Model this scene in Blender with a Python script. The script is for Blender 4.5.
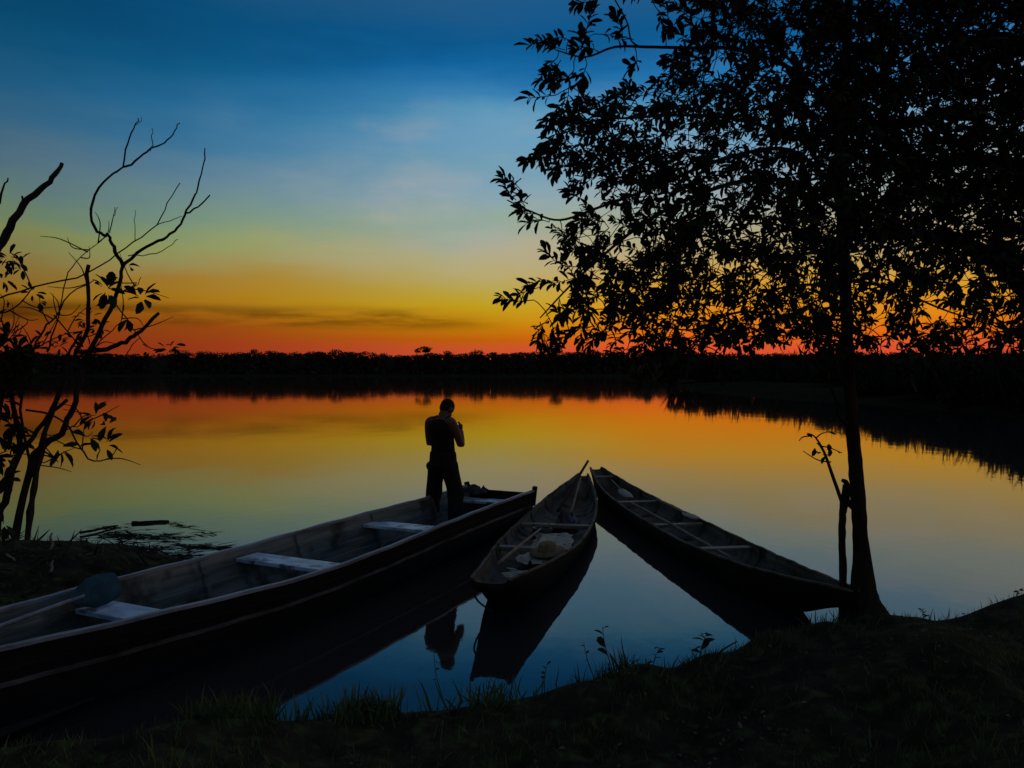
import bpy, bmesh, math, random
import numpy as np
from mathutils import Vector, Matrix

for o in list(bpy.data.objects):
    bpy.data.objects.remove(o, do_unlink=True)
sc = bpy.context.scene
COL = sc.collection
R = math.radians
random.seed(11)
rng = np.random.default_rng(5)

# ------------------------------------------------------------------ camera
F, EYE, HORIZON = 796.0, 2.1, 371.0          # focal length in pixels, eye height above the water, horizon row
cam = bpy.data.cameras.new('Camera')
camera = bpy.data.objects.new('Camera', cam)
COL.objects.link(camera)
cam.sensor_width = 36.0
cam.lens = 36.0 * F / 1024.0
cam.shift_y = -(384.0 - HORIZON) / 1024.0
cam.clip_start = 0.05
cam.clip_end = 9000.0
camera.location = (0, 0, EYE)
camera.rotation_euler = (R(90), 0, 0)
sc.camera = camera
sc.render.resolution_x, sc.render.resolution_y = 1024, 768

sc.view_settings.view_transform = 'Standard'
sc.view_settings.look = 'None'
sc.view_settings.gamma = 1.0
sc.view_settings.exposure = 0.0


def lin(r, g, b):
    f = lambda c: c / 12.92 if c <= 0.04045 else ((c + 0.055) / 1.055) ** 2.4
    return (f(r / 255), f(g / 255), f(b / 255), 1.0)


# ------------------------------------------------------------------ sky after sunset
SUN_AZ, SUN_EL = R(7.0), R(0.12)
world = bpy.data.worlds.new('World')
sc.world = world
world.use_nodes = True
wt = world.node_tree
wt.nodes.clear()
N = lambda t: wt.nodes.new(t)
WL = lambda a, b: wt.links.new(a, b)


def wmath(op, a, b=None, c=None, clamp=False):
    n = N('ShaderNodeMath')
    n.operation = op
    n.use_clamp = clamp
    for i, v in enumerate((a, b, c)):
        if v is None:
            continue
        if isinstance(v, (int, float)):
            n.inputs[i].default_value = v
        else:
            WL(v, n.inputs[i])
    return n.outputs[0]


def wsmooth(v, lo, hi):
    n = N('ShaderNodeMapRange')
    n.interpolation_type = 'SMOOTHSTEP'
    WL(v, n.inputs[0])
    n.inputs[1].default_value, n.inputs[2].default_value = lo, hi
    return n.outputs[0]


tc = N('ShaderNodeTexCoord')
sep = N('ShaderNodeSeparateXYZ')
WL(tc.outputs['Generated'], sep.inputs[0])
dx, dy, dz = sep.outputs


def streaks(sx, sz, detail, seed, roll=4):
    m = N('ShaderNodeMapping')
    m.inputs['Scale'].default_value = (sx, sx, sz)
    m.inputs['Location'].default_value = (seed, seed * .7, seed * .3)
    m.inputs['Rotation'].default_value = (0, R(roll), 0)
    WL(tc.outputs['Generated'], m.inputs['Vector'])
    n = N('ShaderNodeTexNoise')
    n.inputs['Scale'].default_value = 1.0
    n.inputs['Detail'].default_value = detail
    n.inputs['Roughness'].default_value = .55
    WL(m.outputs[0], n.inputs['Vector'])
    return wmath('SUBTRACT', n.outputs[0], .5)


n1 = streaks(2.2, 13, 6, 3.1)
n2 = streaks(5.0, 40, 5, 8.7)
el = wmath('ABSOLUTE', dz)
wob = wmath('ADD', wmath('MULTIPLY', n1, .075), wmath('MULTIPLY', n2, .022))
n0 = streaks(3.0, 9.0, 6, 33.7, 14)
wob = wmath('MULTIPLY', wmath('ADD', wob, wmath('MULTIPLY', n0, .07)), wsmooth(el, .0, .16))
el2 = wmath('ADD', el, wob, clamp=True)


def ramp(stops):
    r = N('ShaderNodeValToRGB')
    e = r.color_ramp.elements
    while len(e) < len(stops):
        e.new(.5)
    for k, (p, c) in enumerate(stops):
        e[k].position = p
        e[k].color = lin(*c)
    WL(el2, r.inputs[0])
    return r.outputs[0]


west = ramp([(0, (140, 46, 26)), (.03, (142, 52, 22)), (.047, (141, 64, 16)), (.061, (146, 84, 14)), (.082, (160, 112, 24)), (.105, (153, 118, 48)), (.128, (146, 134, 78)),
             (.154, (136, 146, 92)), (.173, (118, 142, 112)), (.207, (100, 130, 135)), (.228, (88, 122, 142)), (.26, (60, 112, 145)), (.30, (34, 100, 142)), (.345, (12, 86, 128)),
             (.395, (4, 72, 114)), (.5, (54, 84, 112)), (.7, (88, 100, 116)), (1, (112, 116, 126))])
glow = ramp([(0, (196, 66, 48)), (.028, (190, 76, 40)), (.039, (180, 88, 10)), (.058, (182, 120, 8)), (.083, (182, 152, 26)), (.106, (176, 156, 66)), (.131, (172, 161, 108)), (.159, (164, 161, 134)),
             (.189, (137, 160, 148)), (.217, (124, 155, 172)), (.252, (106, 150, 172)), (.275, (100, 148, 178)), (.298, (80, 140, 174)), (.318, (56, 124, 170)), (.345, (34, 108, 162)), (.37, (14, 94, 150)),
             (.39, (6, 82, 133)), (.5, (54, 86, 114)), (.7, (88, 100, 116)), (1, (112, 116, 126))])
ember = ramp([(0, (210, 66, 50)), (.028, (208, 78, 42)), (.045, (214, 98, 22)), (.07, (212, 126, 18)), (.10, (204, 146, 40)), (.135, (184, 152, 84)), (.17, (164, 156, 120)),
              (.20, (142, 158, 150)), (.24, (116, 152, 172)), (.275, (100, 148, 178)), (.298, (80, 140, 174)), (.318, (56, 124, 170)), (.345, (34, 108, 162)), (.37, (14, 94, 150)),
              (.39, (6, 82, 133)), (.5, (54, 86, 114)), (.7, (88, 100, 116)), (1, (112, 116, 126))])
mx = N('ShaderNodeMix')
mx.data_type = 'RGBA'
az = wmath('DIVIDE', dx, wmath('MAXIMUM', wmath('SQRT', wmath('ADD', wmath('MULTIPLY', dx, dx), wmath('MULTIPLY', dy, dy))), 1e-4))
WL(wsmooth(az, -.42, .02), mx.inputs[0])
WL(west, mx.inputs[6])
WL(glow, mx.inputs[7])
mx2 = N('ShaderNodeMix')
mx2.data_type = 'RGBA'
WL(wsmooth(az, -.06, .22), mx2.inputs[0])
WL(mx.outputs[2], mx2.inputs[6])
WL(ember, mx2.inputs[7])
# long dusky cloud bank low over the far shore
band = wmath('MULTIPLY', wsmooth(el, .046, .062), wmath('SUBTRACT', 1.0, wsmooth(el, .067, .082)))
band = wmath('MULTIPLY', band, wsmooth(n2, -.10, .10))
band = wmath('MULTIPLY', band, wmath('SUBTRACT', 1.0, wsmooth(az, -.12, .02)))
dark = wmath('SUBTRACT', 1.0, wmath('MULTIPLY', band, .60))
behind = wmath('ADD', wmath('MULTIPLY', wsmooth(dy, -.5, .35), .3), .7)
edge_dim = wmath('ADD', wmath('MULTIPLY', wsmooth(az, -.62, -.30), .38), .62)
n3 = streaks(3.6, 11.0, 7, 21.3, 13)
n4 = streaks(1.6, 4.0, 3, 5.3, 8)
veil = wmath('MULTIPLY', wmath('MULTIPLY', wsmooth(n3, -.08, .17), wsmooth(n4, -.22, .08)), wmath('MULTIPLY', wsmooth(el, .09, .2), wmath('SUBTRACT', 1.0, wsmooth(el, .28, .38))))
mx3 = N('ShaderNodeMix')
mx3.data_type = 'RGBA'
WL(wmath('MULTIPLY', wmath('MULTIPLY', veil, .42), wsmooth(az, -.40, -.15)), mx3.inputs[0])
WL(mx2.outputs[2], mx3.inputs[6])
mx3.inputs[7].default_value = lin(176, 168, 160)
fac = wmath('MULTIPLY', wmath('MULTIPLY', dark, behind), edge_dim)
vs = N('ShaderNodeVectorMath')
vs.operation = 'SCALE'
WL(mx3.outputs[2], vs.inputs[0])
WL(fac, vs.inputs['Scale'])
sky = N('ShaderNodeTexSky')
sky.sky_type = 'NISHITA'
sky.sun_disc = False
sky.sun_elevation = SUN_EL
sky.sun_rotation = SUN_AZ
bg_dusk, bg_air, add, wout = N('ShaderNodeBackground'), N('ShaderNodeBackground'), N('ShaderNodeAddShader'), N('ShaderNodeOutputWorld')
WL(vs.outputs[0], bg_dusk.inputs[0])
bg_dusk.inputs[1].default_value = 1.12
WL(sky.outputs[0], bg_air.inputs[0])
bg_air.inputs[1].default_value = 0.002
WL(bg_dusk.outputs[0], add.inputs[0])
WL(bg_air.outputs[0], add.inputs[1])
WL(add.outputs[0], wout.inputs[0])

sun = bpy.data.lights.new('Sun', 'SUN')
sun.energy = 0.05
sun.angle = R(0.5)
sun.color = (1, .55, .3)
so = bpy.data.objects.new('Sun', sun)
COL.objects.link(so)
sdir = Vector((math.sin(SUN_AZ) * math.cos(SUN_EL), math.cos(SUN_AZ) * math.cos(SUN_EL), math.sin(SUN_EL)))
so.rotation_euler = (-sdir).to_track_quat('-Z', 'Y').to_euler()

sc.cycles.max_bounces = 6
sc.cycles.glossy_bounces = 3
sc.cycles.use_denoising = True


# ------------------------------------------------------------------ materials
def material(name, base, rough=.7, spec=.5, var=None, scale=8.0, stretch=(1, 1, 1), bump=0.0, coat=0.0, spots=None):
    """Principled with noise mottling between base and var, stretched in object space; spots adds a second, patchy colour."""
    m = bpy.data.materials.new(name)
    m.use_nodes = True
    nt = m.node_tree
    p = nt.nodes['Principled BSDF']
    p.inputs['Roughness'].default_value = rough
    p.inputs['Specular IOR Level'].default_value = spec
    p.inputs['Coat Weight'].default_value = coat
    p.inputs['Base Color'].default_value = (*base, 1)
    if var is None:
        var = tuple(c * .55 for c in base)
    t = nt.nodes.new('ShaderNodeTexCoord')
    mp = nt.nodes.new('ShaderNodeMapping')
    mp.inputs['Scale'].default_value = stretch
    nt.links.new(t.outputs['Object'], mp.inputs[0])
    nz = nt.nodes.new('ShaderNodeTexNoise')
    nz.inputs['Scale'].default_value = scale
    nz.inputs['Detail'].default_value = 7
    nz.inputs['Roughness'].default_value = .65
    nt.links.new(mp.outputs[0], nz.inputs['Vector'])
    cr = nt.nodes.new('ShaderNodeValToRGB')
    cr.color_ramp.elements[0].position, cr.color_ramp.elements[1].position = .36, .64
    cr.color_ramp.elements[0].color, cr.color_ramp.elements[1].color = (*var, 1), (*base, 1)
    nt.links.new(nz.outputs[0], cr.inputs[0])
    col = cr.outputs[0]
    if spots:
        sc_, sz, lo, hi = spots
        n2_ = nt.nodes.new('ShaderNodeTexNoise')
        n2_.inputs['Scale'].default_value = sz
        n2_.inputs['Detail'].default_value = 5
        nt.links.new(t.outputs['Object'], n2_.inputs['Vector'])
        mr = nt.nodes.new('ShaderNodeMapRange')
        mr.interpolation_type = 'SMOOTHSTEP'
        mr.inputs[1].default_value, mr.inputs[2].default_value = lo, hi
        nt.links.new(n2_.outputs[0], mr.inputs[0])
        x = nt.nodes.new('ShaderNodeMix')
        x.data_type = 'RGBA'
        nt.links.new(mr.outputs[0], x.inputs[0])
        nt.links.new(col, x.inputs[6])
        x.inputs[7].default_value = (*sc_, 1)
        col = x.outputs[2]
    nt.links.new(col, p.inputs['Base Color'])
    if bump:
        b = nt.nodes.new('ShaderNodeBump')
        b.inputs['Strength'].default_value = bump
        b.inputs['Distance'].default_value = .02
        nt.links.new(nz.outputs[0], b.inputs['Height'])
        nt.links.new(b.outputs[0], p.inputs['Normal'])
    return m


M = {}
M['soil'] = material('bank soil', (.034, .028, .019), .95, .05, (.010, .008, .006), 5, bump=.8, spots=((.055, .066, .026), 9.0, .48, .76))
M['far_soil'] = material('far bank', (.02, .025, .013), .95, .0, (.012, .015, .009), .3)
M['bark'] = material('bark', (.035, .027, .02), .95, .1, (.012, .010, .008), 14, (1, 1, .25), .9)
M['dead_bark'] = material('dead wood', (.05, .042, .035), .95, .1, (.02, .017, .014), 14, (1, 1, .25), .6)
M['leaf'] = material('tree leaf', (.02, .032, .013), .7, .1, (.012, .02, .009), 3)
M['leaf_b'] = material('shrub leaf', (.022, .036, .015), .75, .08, (.016, .028, .012), 3)
M['far_leaf'] = material('far foliage', (.030, .036, .022), .95, .05, (.014, .018, .012), .4)
M['pale_leaf'] = material('pale foliage', (.09, .095, .06), .95, .05, (.05, .05, .032), .6)
M['grass'] = material('grass blade', (.085, .13, .04), .7, .2, (.045, .065, .022), 2.5)
M['litter'] = material('dry leaf', (.15, .125, .085), .9, .1, (.02, .016, .011), 3)
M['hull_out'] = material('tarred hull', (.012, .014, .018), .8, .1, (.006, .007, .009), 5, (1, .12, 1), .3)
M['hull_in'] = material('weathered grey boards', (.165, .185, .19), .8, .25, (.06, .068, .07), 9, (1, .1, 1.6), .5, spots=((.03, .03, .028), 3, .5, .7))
M['floor_wood'] = material('wet bottom boards', (.03, .03, .03), .8, .25, (.012, .012, .012), 7, (1, .1, 1), .4)
M['paint'] = material('worn pale blue paint', (.58, .70, .90), .38, .6, (.26, .34, .48), 9, (.35, 1, 1), .2, spots=((.07, .085, .11), 7, .52, .66))
M['rail'] = material('worn grey rail', (.22, .29, .38), .45, .5, (.06, .08, .11), 11, (1, .12, 1), .25)
M['strake'] = material('scuffed strake edge', (.085, .088, .095), .8, .2, (.014, .014, .016), 5, (1, .5, 1), .5)
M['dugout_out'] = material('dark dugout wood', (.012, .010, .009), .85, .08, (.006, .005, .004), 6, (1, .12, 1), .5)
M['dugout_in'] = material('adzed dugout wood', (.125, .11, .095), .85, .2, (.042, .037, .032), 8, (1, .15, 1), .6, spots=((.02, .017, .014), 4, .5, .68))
M['thwart_wood'] = material('old wood bench', (.20, .165, .14), .6, .35, (.09, .075, .065), 9, (.3, 1, 1), .4)
M['pole_wood'] = material('peeled pole', (.20, .17, .14), .75, .3, (.09, .075, .06), 12, (1, .1, 1), .3)
M['blue_blade'] = material('blue painted blade', (.022, .085, .13), .8, .15, (.010, .04, .065), 6)
M['blade'] = material('worn paddle wood', (.18, .17, .165), .6, .35, (.08, .075, .07), 8, (1, .2, 1), .2)
M['sack'] = material('pale sacking', (.76, .76, .68), .85, .2, (.45, .45, .40), 5, bump=.5, spots=((.03, .03, .03), 9, .62, .66))
M['basket'] = material('woven cane', (.22, .17, .10), .85, .2, (.11, .08, .05), 30, bump=.7)
M['pot'] = material('sooty metal', (.05, .05, .055), .3, .7, (.02, .02, .022), 8)
M['cloth'] = material('slate cloth', (.07, .085, .12), .85, .2, (.035, .042, .06), 6, bump=.4)
M['skin'] = material('skin', (.10, .052, .034), .6, .35, (.075, .04, .027), 6)
M['vest'] = material('black vest', (.012, .012, .014), .9, .15, (.006, .006, .007), 9, bump=.3)
M['trousers'] = material('dark trousers', (.016, .016, .02), .9, .12, (.008, .008, .01), 6, bump=.4)
M['hair'] = material('cropped hair', (.008, .007, .006), .8, .2, (.004, .004, .004), 60, bump=.6)
M['boot'] = material('boots', (.015, .013, .012), .6, .3)
M['rope'] = material('rope', (.09, .08, .065), .9, .1, (.04, .035, .03), 60)
M['mud'] = material('floating mat', (.02, .018, .014), .95, .1, (.01, .009, .008), 6, bump=.5)


# ------------------------------------------------------------------ helpers
def link(name, me, mat, parent=None, smooth=True):
    o = bpy.data.objects.new(name, me)
    COL.objects.link(o)
    for m in (mat if isinstance(mat, (list, tuple)) else [mat]):
        me.materials.append(m)
    if smooth:
        me.polygons.foreach_set('use_smooth', [True] * len(me.polygons))
    if parent:
        o.parent = parent
    return o


def pydata(name, V, Fc, mat, parent=None, smooth=True):
    me = bpy.data.meshes.new(name)
    me.from_pydata([tuple(v) for v in V], [], [tuple(f) for f in Fc])
    me.update()
    return link(name, me, mat, parent, smooth)


def from_bm(name, bm, mat, parent=None, smooth=False):
    bmesh.ops.recalc_face_normals(bm, faces=bm.faces)
    me = bpy.data.meshes.new(name)
    bm.to_mesh(me)
    bm.free()
    return link(name, me, mat, parent, smooth)


def thing(name, label, cat, loc=(0, 0, 0), rotz=0.0, group=None):
    o = bpy.data.objects.new(name, None)
    COL.objects.link(o)
    o.location = loc
    o.rotation_euler = (0, 0, rotz)
    o.empty_display_size = .2
    return tag(o, label, cat, group)


def tag(o, label, cat, group=None):
    o['label'], o['category'] = label, cat
    if group:
        o['group'] = group
    return o


def kind(o, k):
    o['kind'] = k
    return o


def at(px, py, Y, base=(0, 0, 0)):
    """World point seen at that photograph pixel from the eye, at depth Y, relative to base."""
    return Vector(((px - 512) * Y / F - base[0], Y - base[1], EYE - (py - HORIZON) * Y / F - base[2]))


def spline(pts, per=6):
    P = [Vector(p) for p in pts]
    if len(P) < 3:
        return [P[0].lerp(P[-1], k / per) for k in range(per + 1)]
    out = []
    for i in range(len(P) - 1):
        p0, p1, p2, p3 = P[max(i - 1, 0)], P[i], P[i + 1], P[min(i + 2, len(P) - 1)]
        for k in range(per):
            t = k / per
            out.append(.5 * ((2 * p1) + (p2 - p0) * t + (2 * p0 - 5 * p1 + 4 * p2 - p3) * t * t + (3 * p1 - p0 - 3 * p2 + p3) * t ** 3))
    out.append(P[-1])
    return out


class Tubes:
    """Collects tapering tubes of one part into one mesh."""
    def __init__(s):
        s.V, s.F = [], []

    def add(s, pts, radii, seg=7, per=5, rough=0.0, flat=1.0, up=(.31, .17, .93), kink=0.0):
        sp = spline(pts, per)
        if kink:
            sp = [q if i_ % per == 0 else q + Vector((random.uniform(-1, 1), random.uniform(-1, 1), random.uniform(-1, 1))) * kink for i_, q in enumerate(sp)]
        n = len(sp)
        rr = np.interp(np.linspace(0, 1, n), np.linspace(0, 1, len(radii)), radii)
        b = len(s.V)
        up = Vector(up)
        for i, p in enumerate(sp):
            d = (sp[min(i + 1, n - 1)] - sp[max(i - 1, 0)])
            if d.length < 1e-7:
                d = Vector((0, 0, 1))
            d.normalize()
            # carry the cross-section along without twisting
            u = d.cross(up) if i == 0 else u - d * u.dot(d)
            if u.length < .1:
                u = d.cross(Vector((1, 0, 0)))
            u.normalize()
            v = d.cross(u)
            for k in range(seg):
                a = 2 * math.pi * k / seg
                r = rr[i] * (1 + (random.uniform(-rough, rough) if rough else 0))
                s.V.append(p + u * math.cos(a) * r + v * math.sin(a) * r * flat)
        for i in range(n - 1):
            for k in range(seg):
                a, c = b + i * seg + k, b + i * seg + (k + 1) % seg
                s.F.append((a, c, c + seg, a + seg))
        s.F.append(tuple(b + k for k in range(seg))[::-1])
        s.F.append(tuple(b + (n - 1) * seg + k for k in range(seg)))
        return s

    def build(s, name, mat, parent=None, smooth=True):
        return pydata(name, s.V, s.F, mat, parent, smooth)


def box_bm(bm, c, size, rot=None, bev=.006):
    b = bmesh.new()
    bmesh.ops.create_cube(b, size=1)
    bmesh.ops.scale(b, vec=size, verts=b.verts)
    if bev:
        bmesh.ops.bevel(b, geom=list(b.edges), offset=bev, segments=2, affect='EDGES', profile=.6)
    mt = Matrix.Translation(c) @ (rot.to_4x4() if rot else Matrix.Identity(4))
    bmesh.ops.transform(b, matrix=mt, verts=b.verts)
    me = bpy.data.meshes.new('t')
    b.to_mesh(me)
    b.free()
    bm.from_mesh(me)
    bpy.data.meshes.remove(me)


def box(name, c, size, mat, parent, rot=None, bev=.006):
    bm = bmesh.new()
    box_bm(bm, c, size, rot, bev)
    return from_bm(name, bm, mat, parent)


def frames(D, roll):
    """Rotation frames (n,3,3) with y along D and a random roll."""
    D = D / np.linalg.norm(D, axis=1, keepdims=True)
    ref = np.tile(np.array([0, 0, 1.0]), (len(D), 1))
    bad = np.abs(D[:, 2]) > .95
    ref[bad] = (1, 0, 0)
    X = np.cross(D, ref)
    X /= np.linalg.norm(X, axis=1, keepdims=True)
    Z = np.cross(X, D)
    c, s_ = np.cos(roll)[:, None], np.sin(roll)[:, None]
    X2, Z2 = X * c + Z * s_, Z * c - X * s_
    return np.stack([X2, D, Z2], axis=2)


def scatter(T, TF, P, D, roll, size, wide=None):
    """Stamp the template (T verts, TF faces) at points P along directions D."""
    Rm = frames(D, roll)
    n, k = len(P), len(T)
    t = np.repeat(T[None], n, 0) * size[:, None, None]
    if wide is not None:
        t[:, :, 0] *= wide[:, None]
    V = np.einsum('nij,nkj->nki', Rm, t) + P[:, None]
    V = V.reshape(-1, 3)
    FF = []
    for f in TF:
        FF.append(np.arange(n)[:, None] * k + np.array(f)[None])
    return V, FF


def stamp_mesh(name, parts, mat, parent=None):
    V = np.concatenate([p[0] for p in parts])
    faces, off = [], 0
    for v, ff in parts:
        for f in ff:
            faces.extend((f + off).tolist())
        off += len(v)
    me = bpy.data.meshes.new(name)
    me.from_pydata(V.tolist(), [], faces)
    me.update()
    return link(name, me, mat, parent, True)


# leaf: stalk at origin, long axis +y (length 1), obovate, folded along the midrib and bending down
def leaf_template(w=.2, bend=.18, fold=.10, peak=.62):
    ys = [0.06, .3, peak, .86]
    ws = [.25 * w, .68 * w, w, .62 * w]
    V = [(0, 0, 0)]
    for y, q in zip(ys, ws):
        zc = -bend * y * y
        V += [(-q, y, zc + fold * q / w), (0, y, zc), (q, y, zc + fold * q / w)]
    V.append((0, 1.0, -bend))
    Fc = [(0, 2, 1), (0, 3, 2)]
    for i in range(3):
        a = 1 + 3 * i
        Fc += [(a, a + 1, a + 4, a + 3), (a + 1, a + 2, a + 5, a + 4)]
    Fc += [(10, 11, 13), (11, 12, 13)]
    return np.array(V, float), Fc


LEAF = leaf_template()
LEAF_WIDE = leaf_template(.3, .25, .12, .5)
CLUMP = (np.array([(-.5, -.35, .1), (.1, -.55, -.12), (.55, .05, .1), (.2, .55, -.1), (-.45, .3, .05), (0, 0, .2)]),
         [(0, 1, 5), (1, 2, 5), (2, 3, 5), (3, 4, 5), (4, 0, 5)])
BLADE = (np.array([(-.035, 0, 0), (.035, 0, 0), (-.028, .4, .02), (.028, .4, .02), (-.016, .75, .10), (.016, .75, .10), (0, 1, .24)]),
         [(0, 1, 3, 2), (2, 3, 5, 4), (4, 5, 6)])


def sprays(bases, dirs, count=(7, 12), size=(.07, .12), twig=.22, tubes=None, template=LEAF, tr=.0035):
    """Leafy twig ends: a thin curved shoot with leaves spiralling along it, thicker set at the tip."""
    P, D, S = [], [], []
    for b, d in zip(bases, dirs):
        d = Vector(d).normalized()
        L = twig * random.uniform(.65, 1.25)
        side = d.cross(Vector((random.uniform(-1, 1), random.uniform(-1, 1), random.uniform(-1, 1)))).normalized()
        mid = Vector(b) + d * L * .5 + side * L * .10
        end = Vector(b) + d * L + Vector((0, 0, -L * .06))
        if tubes is not None:
            tubes.add([b, mid, end], [tr, tr * .8, tr * .5], 4, 3)
        n = random.randint(*count)
        a0 = random.uniform(0, 6.28)
        u = side
        v = d.cross(side)
        for k in range(n):
            t = 1 - (k / n) ** 1.4 * .85
            p = Vector(b).lerp(mid, min(1, t * 2)) if t < .5 else mid.lerp(end, t * 2 - 1)
            a = a0 + k * 2.4
            out = u * math.cos(a) + v * math.sin(a)
            f = .35 + .75 * (1 - t) + random.uniform(0, .5)
            ld = d * random.uniform(.5, 1.0) + out * f * 1.1 + Vector((0, 0, random.uniform(-.35, .15)))
            P.append(p)
            D.append(ld)
            S.append(random.uniform(*size))
    P, D, S = np.array(P), np.array(D), np.array(S)
    return scatter(template[0], template[1], P, D, rng.uniform(-.9, .9, len(P)), S, rng.uniform(.85, 1.25, len(P)))


# ------------------------------------------------------------------ water
m = bpy.data.materials.new('lake water')
m.use_nodes = True
nt = m.node_tree
p = nt.nodes['Principled BSDF']
p.inputs['Base Color'].default_value = (.026, .024, .028, 1)
p.inputs['Roughness'].default_value = .03
p.inputs['IOR'].default_value = 1.75
p.inputs['Specular Tint'].default_value = (1, .80, .62, 1)
t = nt.nodes.new('ShaderNodeTexCoord')
heights = []
for scl, amp, det in ((.9, .0028, 3), (7.0, .0006, 4)):
    mp = nt.nodes.new('ShaderNodeMapping')
    mp.inputs['Scale'].default_value = (1.0, .6, 1)
    nt.links.new(t.outputs['Object'], mp.inputs[0])
    nz = nt.nodes.new('ShaderNodeTexNoise')
    nz.inputs['Scale'].default_value = scl
    nz.inputs['Detail'].default_value = det
    nt.links.new(mp.outputs[0], nz.inputs['Vector'])
    mu = nt.nodes.new('ShaderNodeMath')
    mu.operation = 'MULTIPLY'
    mu.inputs[1].default_value = amp
    nt.links.new(nz.outputs[0], mu.inputs[0])
    heights.append(mu.outputs[0])
ad = nt.nodes.new('ShaderNodeMath')
nt.links.new(heights[0], ad.inputs[0])
nt.links.new(heights[1], ad.inputs[1])
bp = nt.nodes.new('ShaderNodeBump')
bp.inputs['Strength'].default_value = 1.0
bp.inputs['Distance'].default_value = 1.0
nt.links.new(ad.outputs[0], bp.inputs['Height'])
nt.links.new(bp.outputs[0], p.inputs['Normal'])
M['water'] = m
W = 4000
water = kind(pydata('water', [(-W, -W, 0), (W, -W, 0), (W, W, 0), (-W, W, 0)], [(0, 1, 2, 3)], M['water'], smooth=False), 'structure')

# ------------------------------------------------------------------ near bank (ground): heightfield over the inlet
SHORE = np.array([(-70, 14), (-30, 11.5), (-14, 9.6), (-9, 8.9), (-6.8, 8.85), (-5.6, 9.1), (-4.95, 9.65), (-4.5, 9.5), (-4.1, 9.15), (-3.6, 8.8), (-3.35, 8.2), (-3.4, 7.5), (-3.6, 6.7),
                  (-4.1, 5.9), (-4.5, 5.0), (-4.35, 4.2), (-3.4, 4.0), (-2.4, 4.2), (-1.55, 4.52), (-.9, 4.78), (-.2, 4.98), (.35, 5.22), (.85, 5.42), (1.4, 5.66),
                  (2.0, 5.95), (2.8, 6.3), (3.4, 6.5), (4.3, 6.85), (7, 7.8), (12, 9), (24, 10.5), (70, 12)])


def shore_dist(x, y):
    """Signed distance to the shoreline, positive on land (towards the camera)."""
    q = np.stack([x, y], -1)[..., None, :]
    a, b = SHORE[:-1], SHORE[1:]
    ab = b - a
    s = np.clip(((q - a) * ab).sum(-1) / (ab ** 2).sum(-1), 0, 1)
    d2 = ((q - a - ab * s[..., None]) ** 2).sum(-1)
    d = np.sqrt(d2.min(-1))
    # inside test: cast along +y, odd crossings below the shoreline polyline means land
    cr = ((a[:, 0] <= q[..., 0]) != (b[:, 0] <= q[..., 0]))
    yc = a[:, 1] + (q[..., 0] - a[:, 0]) / np.where(np.abs(ab[:, 0]) < 1e-9, 1e-9, ab[:, 0]) * ab[:, 1]
    land = ((cr & (yc > q[..., 1])).sum(-1) % 2) == 1
    return np.where(land, d, -d)


_G = [(rng.uniform(0, 6.28), rng.uniform(0, 6.28), k) for k in (.7, .7, 1.5, 1.5, 3.1, 3.1, 6.3, 6.3, 13, 13)]


def lumps(x, y):
    h = 0
    for i, (ph, an, k) in enumerate(_G):
        h = h + np.sin((x * math.cos(an) + y * math.sin(an)) * k + ph) * .105 / k ** .72
    return h


def ground_z(x, y):
    x, y = np.asarray(x, float), np.asarray(y, float)
    d = shore_dist(x, y)
    e = np.clip(d, 0, 3.5)
    land = .07 * (1 - np.exp(-np.maximum(d, 0) / .12)) + .33 * (e / 3.5) ** 1.1 + lumps(x, y) * np.clip(d / .3, 0, 1) * .8
    land = land + .07 * np.clip((x - 2.2) / 2.4, 0, 1) * np.clip(d / .5, 0, 1)
    land = land + .27 * np.clip((-3.2 - x) / 1.3, 0, 1) * np.clip((y - 5.5) / 1.5, 0, 1) * np.clip(d / .6, 0, 1)
    bed = np.maximum(d * .5, -1.2) - .02
    return np.where(d > 0, land, bed)


def axis_coords(lo, hi, flo, fhi, step):
    c = list(np.arange(flo, fhi, step))
    s, v = step, fhi
    while v < hi:
        c.append(v)
        s *= 1.22
        v += s
    s, v = step, flo
    while v > lo:
        s *= 1.22
        v -= s
        c.insert(0, v)
    return np.array(c)


gx, gy = axis_coords(-65, 65, -6.5, 6, .06), axis_coords(-60, 40, 2.6, 9.8, .06)
XX, YY = np.meshgrid(gx, gy)
ZZ = ground_z(XX, YY)
nx = len(gx)
V = np.stack([XX.ravel(), YY.ravel(), ZZ.ravel()], 1)
ii = np.arange(len(gy) - 1)[:, None] * nx + np.arange(nx - 1)[None]
Q = np.stack([ii, ii + 1, ii + nx + 1, ii + nx], -1).reshape(-1, 4)
me = bpy.data.meshes.new('ground')
me.from_pydata(V.tolist(), [], Q.tolist())
me.update()
kind(link('ground', me, M['soil']), 'structure')

# far shore, curving in towards the bank on the right
FAR = [(-900, 338), (-300, 336), (-120, 333), (-40, 335), (10, 333), (27, 326), (31, 250), (26, 150), (20, 92), (20.5, 76), (23.4, 64), (24.4, 52), (24.2, 43),
       (23.2, 35), (23, 25), (25, 10), (28, -30)]
fv, ff = [], []
nF = len(FAR)
for i, (x, y) in enumerate(FAR):
    a, b = Vector(FAR[max(i - 1, 0)]), Vector(FAR[min(i + 1, nF - 1)])
    dd = (b - a).normalized()
    nn = Vector((-dd.y, dd.x))              # landward
    for off, z in ((-2, -.3), (0, .0), (.8, .22), (3, .5), (9, .8)):
        fv.append((x + nn.x * off, y + nn.y * off, z))
for i in range(nF - 1):
    for k in range(4):
        a = i * 5 + k
        ff.append((a, a + 5, a + 6, a + 1))
top = [i * 5 + 4 for i in range(nF)]
o0 = len(fv)
fv += [(900, -30, .8), (3500, 3500, 1.2), (-3500, 3500, 1.2), (-3500, 345, .8)]
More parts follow.
